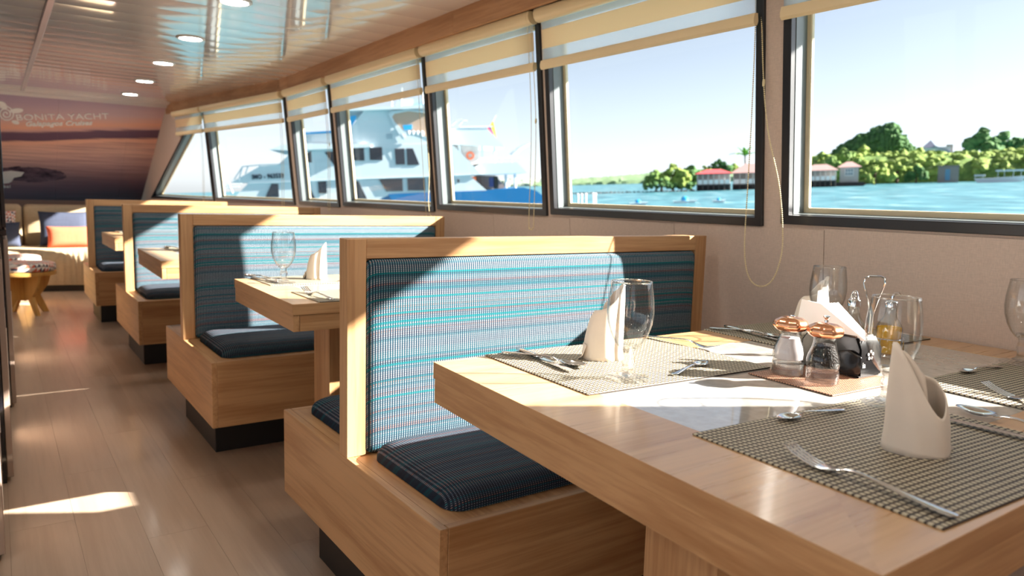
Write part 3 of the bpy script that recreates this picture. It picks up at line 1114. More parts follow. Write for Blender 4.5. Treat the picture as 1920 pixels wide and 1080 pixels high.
# condiments
def mill(label, fill_mat, finial, z=ZM):
    t = thing('condiment_mill', label, 'mill', group='acrylic mills with copper tops')
    body = [(.029, 0), (.0308, .002), (.0308, .026), (.0292, .029), (.0308, .033), (.0312, .043), (.0288, .055), (.0238, .067), (.0210, .077), (.0208, .085), (.0232, .090)]
    MB().lathe(body + [(.0205, .090), (.0188, .085), (.0190, .077), (.0215, .067), (.0265, .055), (.0288, .043), (.0280, .032), (.001, .030)], 32).build('body', ACRYL, t, True, ang=50)
    MB().lathe([(.001, .0305), (.0272, .0325), (.0280, .043), (.0258, .055), (.0208, .067), (.0188, .074), (.001, .076)], 24).build('contents', fill_mat, t, True)
    MB().lathe([(.001, .003), (.0300, .003), (.0300, .024), (.001, .0265)], 32).build('base_block', STEMG, t, True, ang=50)
    MB().lathe([(.0205, .088), (.029, .091), (.0335, .097), (.0335, .102), (.030, .109), (.020, .1145), (.009, .1165), (.001, .117)], 36, lobes=(9, .035)).build('cap', COPPER, t, True, ang=70)
    t.scale = (1.06, 1.06, 1.08)
    if finial: MB().lathe([(.004, .115), (.004, .119), (.0028, .122), (.0062, .126), (.0064, .1285), (.002, .130), (.001, .130)], 16).build('finial', CHROME, t, True)
    else: MB().lathe([(.007, .1150), (.0075, .1178), (.004, .1190), (.001, .1190)], 16).build('cap_disc', CHROME, t, True)
    return t


SALT = plain('salt', srgb(232, 226, 228), .9, noise=.3, nscale=400)
pp_ = NT('peppercorns')
vor = pp_.n('ShaderNodeTexVoronoi', i_Scale=260.); pp_.set(vor, 'Vector', pp_.coord())
pp_.bsdf(Base_Color=pp_.ramp(vor.outputs['Distance'], [(.1, srgb(46, 30, 22)), (.6, srgb(8, 6, 5))]), Roughness=.7, Normal=pp_.bump(vor.outputs['Distance'], .8, .003))
mill('clear salt mill with smooth copper top', SALT, False).location = (1.389, .931, ZM + .0005)
mill('clear pepper mill with copper top and small steel knob', pp_.m, True).location = (1.386, .848, ZM + .0005)

h = thing('napkin_holder', 'black napkin dispenser filled with white paper napkins', 'napkin holder', (1.535, .900, ZM + .0005), R_(-3))
prof = [(-.062, 0), (.062, 0), (.060, .052), (.048, .074), (-.048, .074), (-.060, .052)]
MB().prism([(a, b) for a, b in prof], lambda a, b: (-.040 if b < .06 else -.034, a * 1.22, b * 1.18), lambda a, b: (.040 if b < .06 else .034, a * 1.22, b * 1.18)).build('body', BLKPLA, h, True, bevel=.004, seg=2)
MB().prism([(-.05, .010), (-.025, .004), (.0, .012), (.015, .03), (.0, .05), (-.025, .058), (-.05, .048)], lambda a, b: (-.0405, a * 1.2 - .02, b), lambda a, b: (-.048, a * 1.1 - .02, b)).build('thumb_recess', BLKPLA, h, True, bevel=.003)
LG = plain('holder_print', srgb(225, 225, 225), .5)
m = MB()
for k in range(5):
    a = R_(90 + 72 * k)
    cx, cz = -.006 + .008 * math.cos(a), .048 + .008 * math.sin(a)
    m.prism([(cx + .0036 * math.cos(q), cz + .0036 * math.sin(q)) for q in [2 * PI * i / 10 for i in range(10)]], lambda a, b: (a, -.0752, b), lambda a, b: (a, -.0762, b))
m.build('emblem', LG, h)
me = text_mesh('ia', .018, .0003); me.materials.append(LG)
o = link('lettering', me, h); o.location = (-.034, -.0762, .022); o.rotation_euler = (PI / 2, 0, 0)
# paper napkins fanned out of the top
def sheet(name, pts, x, tilt, mat, parent, bow=.006):
    vs, fs = [], []
    n = len(pts)
    cy = sum(p[0] for p in pts) / n; cz = sum(p[1] for p in pts) / n
    m = MB()
    m.prism(pts, lambda a, b: (x + tilt * (b - .06), a, b), lambda a, b: (x + tilt * (b - .06) + .0014, a, b))
    return m.build(name, mat, parent)


for k in range(6):
    dx = -.026 + k * .008
    s = k * .004
    sheet('paper_napkin', [(-.078 + s, .080), (.060 - s * .5, .072), (.094 - s, .104 + s * .6), (.084 - s, .150 - s), (.034, .146)], dx, -.10 + .05 * k, PAPER, h)
sheet('paper_napkin', [(.02, .07), (.055, .068), (.062, .178), (.050, .182), (.040, .15)], -.012, .15, PAPER, h)
sheet('paper_napkin', [(.05, .07), (.075, .068), (.088, .166), (.078, .170), (.066, .14)], .006, .2, PAPER, h)

# cruet stand
CR = (1.757, .956, ZM)
cst = thing('cruet_stand', 'chrome wire cruet stand with looped handle behind the napkin holder', 'cruet stand', CR, R_(-125))
m = MB()
m.tube([(.0, -.004, .004), (.0, -.003, .10), (0, -.012, .135), (0, -.026, .178), (0, -.024, .192), (0, -.014, .196), (0, .014, .196), (0, .024, .192), (0, .026, .178), (0, .012, .135), (0, .003, .10), (0, .004, .004)], .0022, 8)
m.build('handle', CHROME, cst, True)
for sy in (-1, 1):
    m = MB()
    m.tube([(.034 * math.cos(q), sy * .046 + .034 * math.sin(q), .045) for q in [2 * PI * k / 24 for k in range(24)]], .0018, 6, True)
    m.tube([(.034 * math.cos(q), sy * .046 + .034 * math.sin(q), .003) for q in [2 * PI * k / 24 for k in range(24)]], .0018, 6, True)
    for a in (60, 180, 300):
        m.tube([(.034 * math.cos(R_(a)), sy * .046 + .034 * math.sin(R_(a)), .003), (.034 * math.cos(R_(a)), sy * .046 + .034 * math.sin(R_(a)), .045)], .0016, 6)
    m.build('ring_holder', CHROME, cst, True)


def bottle(label, liquid, loc, spout):
    t = thing('condiment_bottle', label, 'bottle', loc, 0, 'glass bottles in the cruet stand')
    MB().lathe([(.001, .004), (.028, .004), (.030, .008), (.030, .022), (.028, .026), (.030, .030), (.0302, .066), (.026, .078), (.016, .094), (.0125, .108), (.0125, .124), (.0145, .126)], 28).build('glass', VIN, t, True, ang=50)
    if liquid: MB().lathe([(.001, .007), (.0265, .007), (.0272, .022), (.0258, .026), (.0272, .030), (.0275, .070), (.001, .070)], 28).build('liquid', liquid, t, True, ang=50)
    MB().lathe([(.0152, .120), (.0155, .134), (.014, .136), (.011, .138), (.009, .148), (.006, .156), (.001, .159)] if not spout else [(.0152, .120), (.0155, .132), (.013, .135), (.001, .136)], 24).build('cap', CHROME, t, True, ang=50)
    if spout:
        MB().tube([(0, 0, .134), (.001, 0, .146), (.004, -.004, .153), (.008, -.010, .154), (.011, -.016, .148)], .004, 8).build('spout', CHROME, t, True)
    return t


bottle('clear vinegar bottle with pointed chrome cap behind the paper napkins', None, (CR[0] - .82 * .046, CR[1] + .57 * .046, ZM + .002), False)
bottle('olive oil bottle with chrome spout seen through the goblet', OIL, (CR[0] + .82 * .046, CR[1] - .57 * .046, ZM + .002), True)

# second table
placemat('woven placemat under the single goblet on the second table', 1.11, 2.985, .50, .28, R_(0))
placemat('woven placemat at the near edge of the second table, under a lone fork', 1.12, 2.492, .50, .285, R_(0))
dup(G0, (.927, 2.895, ZM), 0, 'single goblet on the second table against the striped backrest')
NBb = dup(NB, (1.092, 2.985, ZM), R_(-35), 'upright white napkin beside the single goblet on the second table', None, .9)
cp(F0, 'fork on the second table behind the nearest bench post', (.925, 2.36), (.905, 2.62))
cp(S0, 'spoon left of the single goblet on the second table', (.935, 2.965), (.872, 3.13), ZM)
cp(K0, 'knife left of the single goblet on the second table', (.905, 2.88), (.862, 3.12), ZM)
cp(D0, 'small spoon right of the upright napkin on the second table', (1.14, 2.87), (1.27, 2.885), ZM)
placemat('woven placemat on the third table corner', 1.06, 4.765, .46, .25, 0)
cp(S0, 'spoon on the placemat of the third table', (.90, 4.66), (.845, 4.86), ZM)
cp(F0, 'fork on the placemat of the third table', (.965, 4.65), (.93, 4.86), ZM)
placemat('woven placemat on the farthest table', 1.03, 6.53, .46, .25, 0)
cp(S0, 'spoon on the placemat of the farthest table', (.86, 6.43), (.80, 6.6), ZM)

# ================================================================== BLINDS
for w, (ya, yb, zs, yh) in WIN.items():
    y0, y1 = ya + .004, (yb if w != 1 else 9.12) - .004
    if w == 7: y0 = .02
    lab = {7: 'roller blind over the large window at the right edge', 6: 'roller blind with the longest bead chain, over the wide window showing the shore', 5: 'roller blind over the window showing the yacht stern and flag',
           4: 'roller blind over the window showing the middle of the white yacht', 3: 'roller blind over the narrow window between two yacht views', 2: 'roller blind over the window showing the yacht bow', 1: 'roller blind over the slanted last window by the mural'}[w]
    t = thing('roller_blind', lab, 'blind', (0, 0, 0), 0, 'cream zebra roller blinds')
    # cassette
    m = MB()
    pts = [(-.018, 1.987), (-.026, 1.980), (-.074, 1.985)]
    prof = [(-.012, 1.990), (-.012, 1.945), (-.022, 1.936), (-.040, 1.933), (-.058, 1.940), (-.068, 1.955), (-.070, 1.972), (-.064, 1.990)]
    n = len(prof)
    for ca, cb in ((y0, y0 + .018), (y0 + .019, y1)):
        k0 = 1.0
        m.add([W0(ca, z, a * k0) for a, z in prof] + [W0(cb, z, a * k0) for a, z in prof],
              [tuple(range(n - 1, -1, -1)), tuple(range(n, 2 * n))] + [(i, (i + 1) % n, n + (i + 1) % n, n + i) for i in range(n)])
    m.build('cassette', CREAM, t, True, ang=40)

    def strip(za, zb, mat, nm, d=-.034):
        m = MB()
        ys = [y0 + .012, y1 - .012]
        m.add([W0(ys[0], za, d), W0(ys[1], za, d), W0(ys[1], zb, d), W0(ys[0], zb, d), W0(ys[0], za, d + .0012), W0(ys[1], za, d + .0012), W0(ys[1], zb, d + .0012), W0(ys[0], zb, d + .0012)],
              [(0, 1, 2, 3), (7, 6, 5, 4), (0, 4, 5, 1), (3, 2, 6, 7), (0, 3, 7, 4), (1, 5, 6, 2)])
        m.build(nm, mat, t)
    strip(1.902, 1.940, SHEER, 'sheer_band')
    strip(1.818, 1.9015, BANDM, 'opaque_band')
    strip(1.762, 1.8175, SHEER, 'sheer_band')
    m = MB()
    prof = [(-.026, 1.768), (-.024, 1.742), (-.030, 1.730), (-.040, 1.727), (-.048, 1.736), (-.048, 1.752), (-.042, 1.768)]
    n = len(prof)
    m.add([W0(y0 + .008, z, a) for a, z in prof] + [W0(y1 - .008, z, a) for a, z in prof],
          [tuple(range(n - 1, -1, -1)), tuple(range(n, 2 * n))] + [(i, (i + 1) % n, n + (i + 1) % n, n + i) for i in range(n)])
    m.build('bottom_rail', CREAM, t, True, ang=40)
    # bead chain at the near end
    if w == 7: continue
    ye = y0 + .045
    if w == 6:
        L_ = [(1.64, 1.95), (1.632, 1.813), (1.618, 1.466), (1.614, 1.2), (1.612, 1.018), (1.600, .93), (1.575, .882), (1.537, .867), (1.498, .885), (1.472, .94), (1.463, 1.028), (1.490, 1.2), (1.546, 1.374), (1.578, 1.54), (1.612, 1.81), (1.620, 1.95)]
    elif w == 4:
        L_ = [(ye, 1.95), (ye, 1.5), (3.905, 1.05), (3.87, .965), (3.79, .945), (3.70, .975), (3.69, 1.00), (3.72, .97), (3.80, 1.0), (3.87, 1.07), (3.875, 1.34), (ye - .012, 1.7), (ye - .012, 1.95)]
    else:
        zb_ = {5: .99, 3: 1.0, 2: .96, 1: .95}[w]
        L_ = [(ye + .01, 1.95), (ye + .006, 1.5), (ye, zb_ + .05), (ye - .008, zb_ + .01), (ye - .02, zb_), (ye - .034, zb_ + .012), (ye - .038, zb_ + .06), (ye - .03, 1.5), (ye - .015, 1.95)]
    # resample by length
    P3 = [Vector((W0(a, 1.78, -.012 if w > 2 else -.03)[0] if b < 1.9 else W0(a, 1.93, -.035)[0], a, b)) for a, b in L_]
    seg_ = []
    for i in range(len(P3) - 1):
        p0 = P3[max(0, i - 1)]; p1 = P3[i]; p2 = P3[i + 1]; p3 = P3[min(len(P3) - 1, i + 2)]
        for k in range(12):
            u = k / 12
            seg_.append(.5 * ((2 * p1) + (p2 - p0) * u + (2 * p0 - 5 * p1 + 4 * p2 - p3) * u * u + (3 * p1 - p0 - 3 * p2 + p3) * u ** 3))
    seg_.append(P3[-1])
    m = MB(); acc = 0.; step = .0068
    m.tube(seg_, .0010, 4)
    for i in range(len(seg_) - 1):
        d = (seg_[i + 1] - seg_[i]).length
        while acc <= d:
            m.ball(seg_[i].lerp(seg_[i + 1], acc / d), .0027, 6, 4)
            acc += step
        acc -= d
    m.build('bead_chain', BEADCH, t, True, ang=180)
    if w in (6, 5, 3):
        c = P3[-3] if w == 6 else P3[-2]
        MB().lathe([(.001, -.012), (.004, -.011), (.005, 0), (.004, .011), (.001, .012)], 10, c.x, c.y, c.z).build('chain_joiner', BEADCH, t, True)

# ================================================================== PORT SIDE CABINETS
TAUPE = plain('cabinet_gloss', srgb(172, 150, 136), .12, spec=.7, Coat_Weight=.5)
DARKG = plain('cabinet_dark_glass', srgb(24, 24, 32), .08, spec=.8)
cabs = [(2.60, 3.30, -.022, 'base cabinet nearest the camera at the left edge, with a black end'), (3.31, 4.45, .012, 'middle glossy taupe base cabinet along the left of the aisle'), (4.46, 6.2, .045, 'far glossy taupe base cabinet along the left of the aisle')]
for i, (ya, yb, xf, lab) in enumerate(cabs):
    t = thing('base_cabinet', lab, 'cabinet', (xf, ya, 0), 0, 'glossy cabinets left of the aisle')
    L = yb - ya
    MB().box(-.58, -.022, 0, L, .0, .88).build('body', DARKG, t)
    for k in range(2):
        dr = MB().box(-.02, 0, L * k / 2 + .004, L * (k + 1) / 2 - .004, .02, .86).build('door', TAUPE, t, bevel=.002)
        MB().box(-.001, .003, L * k / 2 + .012, L * k / 2 + .022, .3, .6).build('handle', CHROME, dr)
    MB().box(-.6, -.004, 0, L, .88, .91).build('worktop', DARKG, t, bevel=.003)
    u = thing('tall_display_cabinet', ['dark glass upper cabinet nearest the camera at the left edge', 'middle dark glass upper cabinet at the left edge', 'far dark glass upper cabinet at the left edge'][i], 'cabinet', (xf - .002, ya, .9105), 0, 'dark glass upper cabinets')
    MB().box(-.5, -.022, 0, L, 0, 1.18).build('body', DARKG, u)
    for k in range(2):
        MB().box(-.02, -.002, L * k / 2 + .004, L * (k + 1) / 2 - .004, .01, 1.17).build('door', DARKG, u, bevel=.002)

# ================================================================== SOFA CORNER
sofa = thing('corner_sofa', 'curved beige linen sofa under the sunset mural', 'sofa', (.3, 9.55, 0))
xs = [-1.8 + .1 * k for k in range(33)]


def front(xx):   # front edge y offset at world x
    return -.30 - .55 * max(0, (xx + .15)) ** 2 * .55 if xx > -.15 else -.30


def sweep(profile, wx0, wx1, steps, name, mat, smooth=True, ang=50):
    """profile(f) -> list of (y, z) for front offset f"""
    vs, fs = [], []
    n = None
    for i in range(steps + 1):
        xx = wx0 + (wx1 - wx0) * i / steps
        pr_ = profile(front(xx))
        n = len(pr_)
        vs += [(xx, a, b) for a, b in pr_]
    for i in range(steps):
        for k in range(n):
            l = (k + 1) % n
            fs.append((i * n + k, i * n + l, (i + 1) * n + l, (i + 1) * n + k))
    fs.append(tuple(range(n))); fs.append(tuple(steps * n + k for k in range(n - 1, -1, -1)))
    m = MB(); m.add(vs, fs)
    return m.build(name, mat, sofa, smooth, ang=ang)


sweep(lambda f: [(f + .04, 0), (.5, 0), (.5, .07), (f + .04, .07)], -1.6, 1.05, 24, 'plinth', PLINTH)
# gathered seat skirt: pleats as relief
vs, fs = [], []
NX = 220
prof = [(.0, .07), (-.005, .14), (-.02, .24), (-.022, .33), (-.01, .395), (.03, .43), (.09, .445), (.3, .45), (.62, .45)]
for i in range(NX + 1):
    xx = -1.6 + 2.65 * i / NX
    f = front(xx)
    for k, (a, b) in enumerate(prof):
        pl_ = .006 * math.sin(xx * 95 + 2 * math.sin(xx * 17)) * (1 if 0 < k < 6 else .3 if k == 6 else 0)
        yy_ = f + a + pl_ if k < 7 else min(f + a, .5)
        vs.append((xx, yy_, b))
n = len(prof)
for i in range(NX):
    for k in range(n - 1):
        fs.append((i * n + k, i * n + k + 1, (i + 1) * n + k + 1, (i + 1) * n + k))
m = MB(); m.add(vs, fs); m.build('seat_cushion', SOFA, sofa, True, ang=80)
for xa, xb in ((-1.55, -.80), (-.79, -.05), (-.04, .95)):
    MB().pad(xb - xa, .50, [(0, 0), (0, .05), (.008, .085), (.025, .105), (.05, .112), (.12, .118), (.2, .12)], .05, lambda a, b, c: ((xa + xb) / 2 + a, .62 - c + b * -.20, .66 + b)).build('back_cushion', SOFA, sofa, True, ang=70)

geo = NT('geometric_print')
vec = geo.mapping(geo.coord(), (26, 26, 26))
ck = geo.n('ShaderNodeTexChecker', i_Scale=1.0); geo.set(ck, 'Vector', vec)
sp_ = geo.n('ShaderNodeSeparateXYZ'); geo.set(sp_, 0, vec)
fx = geo.math('FRACT', geo.math('ADD', sp_.outputs[0], sp_.outputs[1])); fz = geo.math('FRACT', geo.math('ADD', sp_.outputs[2], geo.math('MULTIPLY', sp_.outputs[1], .5)))
tri = geo.math('GREATER_THAN', fx, fz)
wn_ = geo.n('ShaderNodeTexWhiteNoise', noise_dimensions='3D')
fl = geo.n('ShaderNodeVectorMath', operation='FLOOR'); geo.set(fl, 0, vec); geo.set(wn_, 0, fl)
pc = geo.ramp(wn_.outputs[0], [(0, srgb(222, 104, 70)), (.4, srgb(60, 64, 84)), (.7, srgb(150, 130, 120)), (.88, srgb(210, 120, 90))], 'CONSTANT')
geo.bsdf(Base_Color=geo.mix(tri, srgb(236, 226, 214), pc), Roughness=.8)
GEO = geo.m
PBLUE = linen('pillow_blue', srgb(66, 72, 90), 60)
PORG = linen('pillow_orange', srgb(222, 106, 76), 90)


def pillow(label, w, h_, th, mat, loc, rx=-12., rz=0.):
    vs, fs = [], []
    n = 16
    for s in (1, -1):
        for i in range(n + 1):
            for j in range(n + 1):
                a, b = -1 + 2 * i / n, -1 + 2 * j / n
                e = (1 - a ** 4) * (1 - b ** 4)
                px = 1 - .06 * (1 - abs(b) ** 2) * abs(a) ** 3; pz = 1 - .06 * (1 - abs(a) ** 2) * abs(b) ** 3
                vs.append((a * w / 2 * px, s * (th / 2 * max(0, e) ** .55 + .002), b * h_ / 2 * pz + h_ / 2))
    N1 = (n + 1) ** 2
    for s in (0, 1):
        for i in range(n):
            for j in range(n):
                a = s * N1 + i * (n + 1) + j
                fs.append((a, a + 1, a + n + 2, a + n + 1))
    edge = [i * (n + 1) for i in range(n + 1)] + [n * (n + 1) + j for j in range(1, n + 1)] + [i * (n + 1) + n for i in range(n - 1, -1, -1)] + [j for j in range(n - 1, 0, -1)]
    for k in range(len(edge)):
        a, b = edge[k], edge[(k + 1) % len(edge)]
        fs.append((a, b, b + N1, a + N1))
    m = MB(); m.add(vs, fs)
    o = m.build('throw_pillow', mat, None, True, ang=100)
    o.location = loc; o.rotation_euler = (R_(rx), 0, R_(rz))
    return tag(o, label, 'pillow', 'throw pillows on the sofa')


pillow('large dark blue pillow behind the orange one', .50, .40, .13, PBLUE, (.64, 9.73, .452), -14)
pillow('rectangular orange lumbar pillow on the sofa', .46, .24, .12, PORG, (.68, 9.52, .452), -16, 4)
pillow('triangle-print pillow half behind the last bench', .40, .38, .12, GEO, (1.06, 9.86, .452), -14)
pillow('triangle-print pillow at the left edge of the photo', .40, .40, .12, GEO, (-.01, 9.86, .452), -14)
pillow('dark blue pillow at the left edge of the photo', .40, .28, .12, PBLUE, (.02, 9.68, .452), -16)


def stool(label, loc, rz):
    t = thing('upholstered_stool', label, 'stool', loc, rz, 'stools with triangle-print seats')
    MB().lathe([(.001, .385), (.235, .385), (.245, .395), (.247, .425), (.24, .45), (.22, .458), (.001, .462)], 36).build('seat', GEO, t, True, ang=50)
    MB().lathe([(.001, .35), (.245, .35), (.247, .353), (.247, .382), (.001, .3845)], 36).build('seat_board', W_STOOL, t, True, ang=40)
    for a in (0, 90):
        ca, sa = math.cos(R_(a)), math.sin(R_(a))
        pts = [(-.235, .349), (.235, .349), (.20, .25), (.13, .16), (.20, 0), (.155, 0), (.07, .13), (0, .115), (-.07, .13), (-.155, 0), (-.20, 0), (-.13, .16), (-.20, .25)]
        # convex pieces
        for sgn in (-1, 1):
            for poly in ([(0, .349), (.235, .349), (.20, .25), (.13, .16), (.07, .13), (0, .115)], [(.13, .16), (.20, 0), (.155, 0), (.07, .13)]):
                m = MB()
                pq = [(sgn * p[0], p[1]) for p in poly]
                m.prism(pq, lambda q, z: (q * ca - .012 * sa, q * sa + .012 * ca, z), lambda q, z: (q * ca + .012 * sa, q * sa - .012 * ca, z))
                m.build('leg_panel' if poly[0][0] == 0 else 'leg', W_STOOL, t)
    return t


ST = stool('nearer wooden stool with triangle-print seat and splayed legs', (.18, 7.72, 0), R_(28))
dup(ST, (.10, 8.45, 0), R_(10), 'stool partly hidden behind the nearer triangle-print stool')

# ================================================================== OUTSIDE
SEA_N = Vector((-.054, .016, .998)).normalized()
H_SEA = 3.0


def col_dir(u):
    """level direction over the sea for image column u, scaled to unit depth"""
    a = c_right * ((u - 960) / F_PX) + c_f
    k = -a.dot(SEA_N) / c_down.dot(SEA_N)
    return a + c_down * k


def out_m(u, depth):
    d = col_dir(u)
    p = EYE + d * depth - SEA_N * H_SEA
    ya = (d - SEA_N * d.dot(SEA_N)).normalized()
    xa = ya.cross(SEA_N)
    return Matrix.Translation(p) @ Matrix((xa, ya, SEA_N)).transposed().to_4x4()


# sea
sea_t = NT('sea_water')
co = sea_t.coord()
n1 = sea_t.noise(sea_t.mapping(co, (.26, .10, 1)), 1.0, 6, .62)
n2 = sea_t.noise(sea_t.mapping(co, (.02, .07, 1)), 1.0, 4, .6)
c = sea_t.ramp(n1, [(.32, (.010, .075, .10)), (.46, (.030, .14, .18)), (.58, (.07, .22, .26)), (.70, (.26, .38, .40))])
c = sea_t.mix(sea_t.math('MULTIPLY_ADD', n2, 4.0, -2.35, clamp=True), c, (.10, .24, .27))
sea_t.bsdf(Base_Color=c, Roughness=.35, Specular_IOR_Level=.3, Normal=sea_t.bump(n1, .5, .4))
m = MB()
rings = [0, 4, 10, 25, 60, 150, 400, 1200, 3500, 8000]
vs, fs = [], []
NS = 64
for r in rings[1:]:
    for i in range(NS): vs.append((r * math.cos(2 * PI * i / NS), r * math.sin(2 * PI * i / NS), 0))
for k in range(len(rings) - 2):
    for i in range(NS):
        j = (i + 1) % NS
        fs.append((k * NS + i, k * NS + j, (k + 1) * NS + j, (k + 1) * NS + i))
m.add(vs, fs)
sea = m.build('sea', sea_t.m); struct(sea)
sea.matrix_world = out_m(1000, 0.0)

# ---- white motor yacht, broadside
D_S = 50.0
K = D_S / F_PX
YW = plain('yacht_white', srgb(206, 216, 222), .35)
YD = plain('yacht_window', srgb(46, 50, 60), .15)
YB = plain('yacht_blue', srgb(14, 104, 160), .3)
YTAN = plain('yacht_tan', srgb(190, 160, 140), .6)
YBR = plain('yacht_bright_blue', srgb(40, 160, 220), .5)
U0 = 730
ym = out_m(U0, D_S)
ship = thing('motor_yacht', 'white three-deck motor yacht with blue hull anchored outside', 'yacht', matrix=ym)


def sh(u, v):
    hv = 361 - .02568 * (u - 350)
    return ((u - U0) * K, (hv - v) * K + H_SEA)


def yprism(name, pts, y0, y1, mat, parent=ship, px=True):
    q = [sh(*p) for p in pts] if px else pts
    return MB().prism(q, lambda a, b: (a, y0, b), lambda a, b: (a, y1, b)).build(name, mat, parent)


wl = lambda u: 361 - .02568 * (u - 350) + H_SEA / K      # waterline row
yprism('hull', [(478, 376), (700, 376), (735, 363), (905, 357), (985, 351), (1010, 357), (1030, 371), (1040, 392), (1030, wl(1030)), (520, wl(520)), (492, 400)], .1, 7.2, YB)
yprism('hull_band', [(448, 378), (700, 378), (720, 364), (740, 362), (740, 340), (478, 344), (462, 362)], .02, 7.0, YW)
yprism('main_deck_house', [(455, 366), (478, 343), (720, 336), (880, 327), (914, 357), (735, 363), (700, 378), (448, 378)], -.02, 7.0, YW)
yprism('bow_bulwark', [(447, 343), (500, 313), (548, 310), (640, 300), (640, 339), (478, 343)], -.08, 7.0, YW)
yprism('upper_deck_house', [(530, 312), (549, 295), (556, 283), (700, 274), (848, 268), (905, 326), (640, 339), (600, 340)], -.05, 6.6, YW)
yprism('bridge_wing', [(520, 284), (545, 275), (590, 272), (700, 272), (700, 278), (560, 285)], -.5, 7.0, YW)
yprism('sun_deck_house', [(576, 282), (578, 256), (662, 250), (664, 244), (690, 212), (815, 204), (850, 240), (850, 270), (700, 275)], -.02, 6.2, YW)
yprism('blue_awning', [(579, 256), (579, 252), (632, 248), (640, 251), (640, 255)], .0, 5.0, YBR)
yprism('wheelhouse_pane', [(664, 244), (664, 222), (676, 220), (676, 226)], -.06, .0, YBR)
yprism('sun_deck_roof', [(640, 214), (700, 207), (812, 200), (815, 206), (690, 212)], -.6, 6.5, YW)
yprism('awning_shade', [(738, 222), (750, 213), (775, 209), (812, 214), (815, 262), (775, 246), (760, 246)], -.05, .1, YTAN)
yprism('awning_frame', [(734, 218), (742, 212), (770, 208), (812, 212), (812, 215), (772, 211), (746, 216), (741, 222), (762, 262), (757, 262)], -.20, -.06, YW)
yprism('deck_window', [(760, 237), (777, 235), (777, 244), (762, 246)], -.12, -.02, YBR)
for k in range(4):
    c0 = sh(770 + k * 8, 252)
    MB().lathe([(.001, -.18), (.12, -.15), (.16, 0), (.12, .15), (.001, .18)], 10, c0[0], -.3, c0[1]).build('life_raft', YW, ship, True)
for q in ([(540 + 0, 0)],): pass
WNS = [[(506, 369), (518, 345), (530, 345), (530, 369)], [(580, 292), (592, 285), (592, 306), (580, 306)], [(601, 341), (616, 340), (616, 362), (601, 362)], [(582, 355), (586, 352), (594, 372), (584, 372)],
       [(665, 279), (687, 279), (687, 302), (665, 302)], [(697, 278), (720, 277), (720, 301), (697, 301)], [(743, 280), (761, 279), (761, 309), (744, 309)], [(765, 279), (777, 279), (788, 309), (765, 310)],
       [(668, 340), (674, 340), (688, 372), (668, 372)], [(712, 337), (755, 335), (755, 358), (724, 359)], [(764, 335), (797, 334), (797, 357), (764, 357)], [(803, 334), (815, 333), (815, 356), (803, 356)], [(858, 336), (862, 336), (862, 342), (858, 342)],
       [(616, 287), (640, 285), (640, 310), (632, 312)]]
for q in WNS: yprism('window', q, -.09, .0, YD)
for q in ([(729, 253), (740, 252), (740, 262), (729, 262)], [(585, 259), (594, 258), (594, 268), (585, 269)]): yprism('vent_grille', q, -.06, .0, plain('vent_grey', srgb(170, 186, 196), .6))
yprism('balcony', [(725, 279), (743, 279), (743, 300), (736, 300)], -.07, .0, plain('yacht_recess', srgb(196, 208, 214), .5))
yprism('blue_panel', [(727, 364), (735, 363), (905, 357), (905, 378), (735, 378)], -.06, .0, YB)
yprism('deck_line', [(478, 344.5), (905, 327.5), (905, 326.5), (478, 343)], -.12, .0, plain('deck_line_grey', srgb(170, 190, 200), .5))  # thin blue-grey strip along the line between decks
# stern canopies
yprism('stern_canopy', [(845, 242), (868, 240), (920, 240), (952, 275), (845, 269)], .3, 6.0, YW)
yprism('stern_canopy', [(895, 312), (905, 306), (975, 303), (995, 323), (890, 328)], .2, 6.2, YW)
yprism('stern_bulkhead', [(848, 268), (905, 272), (905, 306), (885, 308)], 1.2, 5.5, plain('stern_white', srgb(224, 218, 214), .5))
for u, v0, v1 in ((866, 268, 300), (910, 270, 302), (934, 272, 303), (973, 325, 352), (955, 326, 352)):
    a, b = sh(u, v0), sh(u, v1)
    MB().tube([(a[0], .8, a[1]), (b[0], .8, b[1])], .09, 8).build('post', YW, ship, True)
a = sh(887, 290)
m = MB(); m.tube([(a[0] + .22 * math.cos(q), .9, a[1] + .22 * math.sin(q)) for q in [2 * PI * k / 20 for k in range(20)]], .075, 8, True)
m.build('life_ring', plain('life_ring_orange', srgb(226, 110, 66), .6), ship, True)
a, b = sh(914, 262), sh(938, 214)
MB().tube([(a[0], .6, a[1]), (b[0], .6, b[1])], .03, 6).build('flagstaff', YW, ship)
for q, nm, cc in (([(932, 224), (938, 257), (934, 251), (926, 234)], 'flag_stripe', srgb(238, 196, 60)), ([(926, 234), (934, 251), (931, 249), (923, 237)], 'flag_stripe', srgb(40, 60, 140)), ([(923, 237), (931, 249), (936, 261), (920, 240)], 'flag_stripe', srgb(214, 50, 44))):
    yprism(nm, q, .57, .62, plain('flag_cloth', cc, .8))
a, b, c2 = sh(967, 292), sh(985, 276), sh(1005, 266)
MB().tube([(a[0], 1, a[1]), (b[0], 1, b[1]), (c2[0], 1, c2[1])], lambda t: .22 * (1 - .6 * t), 8).build('crane_boom', YW, ship, True)
yprism('stern_locker', [(905, 328), (940, 328), (960, 352), (916, 356)], 2.0, 5.0, plain('locker_brown', srgb(150, 130, 120), .7))  # locker in one flat brown-grey
for u, v0, v1, cc in ((888, 331, 343, srgb(222, 110, 60)), (898, 330, 352, srgb(60, 50, 50)), (922, 332, 350, srgb(40, 60, 110)), (931, 330, 354, srgb(40, 44, 40))):
    yprism('hanging_gear', [(u, v0), (u + 8, v0), (u + 8, v1), (u, v1)], .6, .9, plain('gear_cloth', cc, .8))
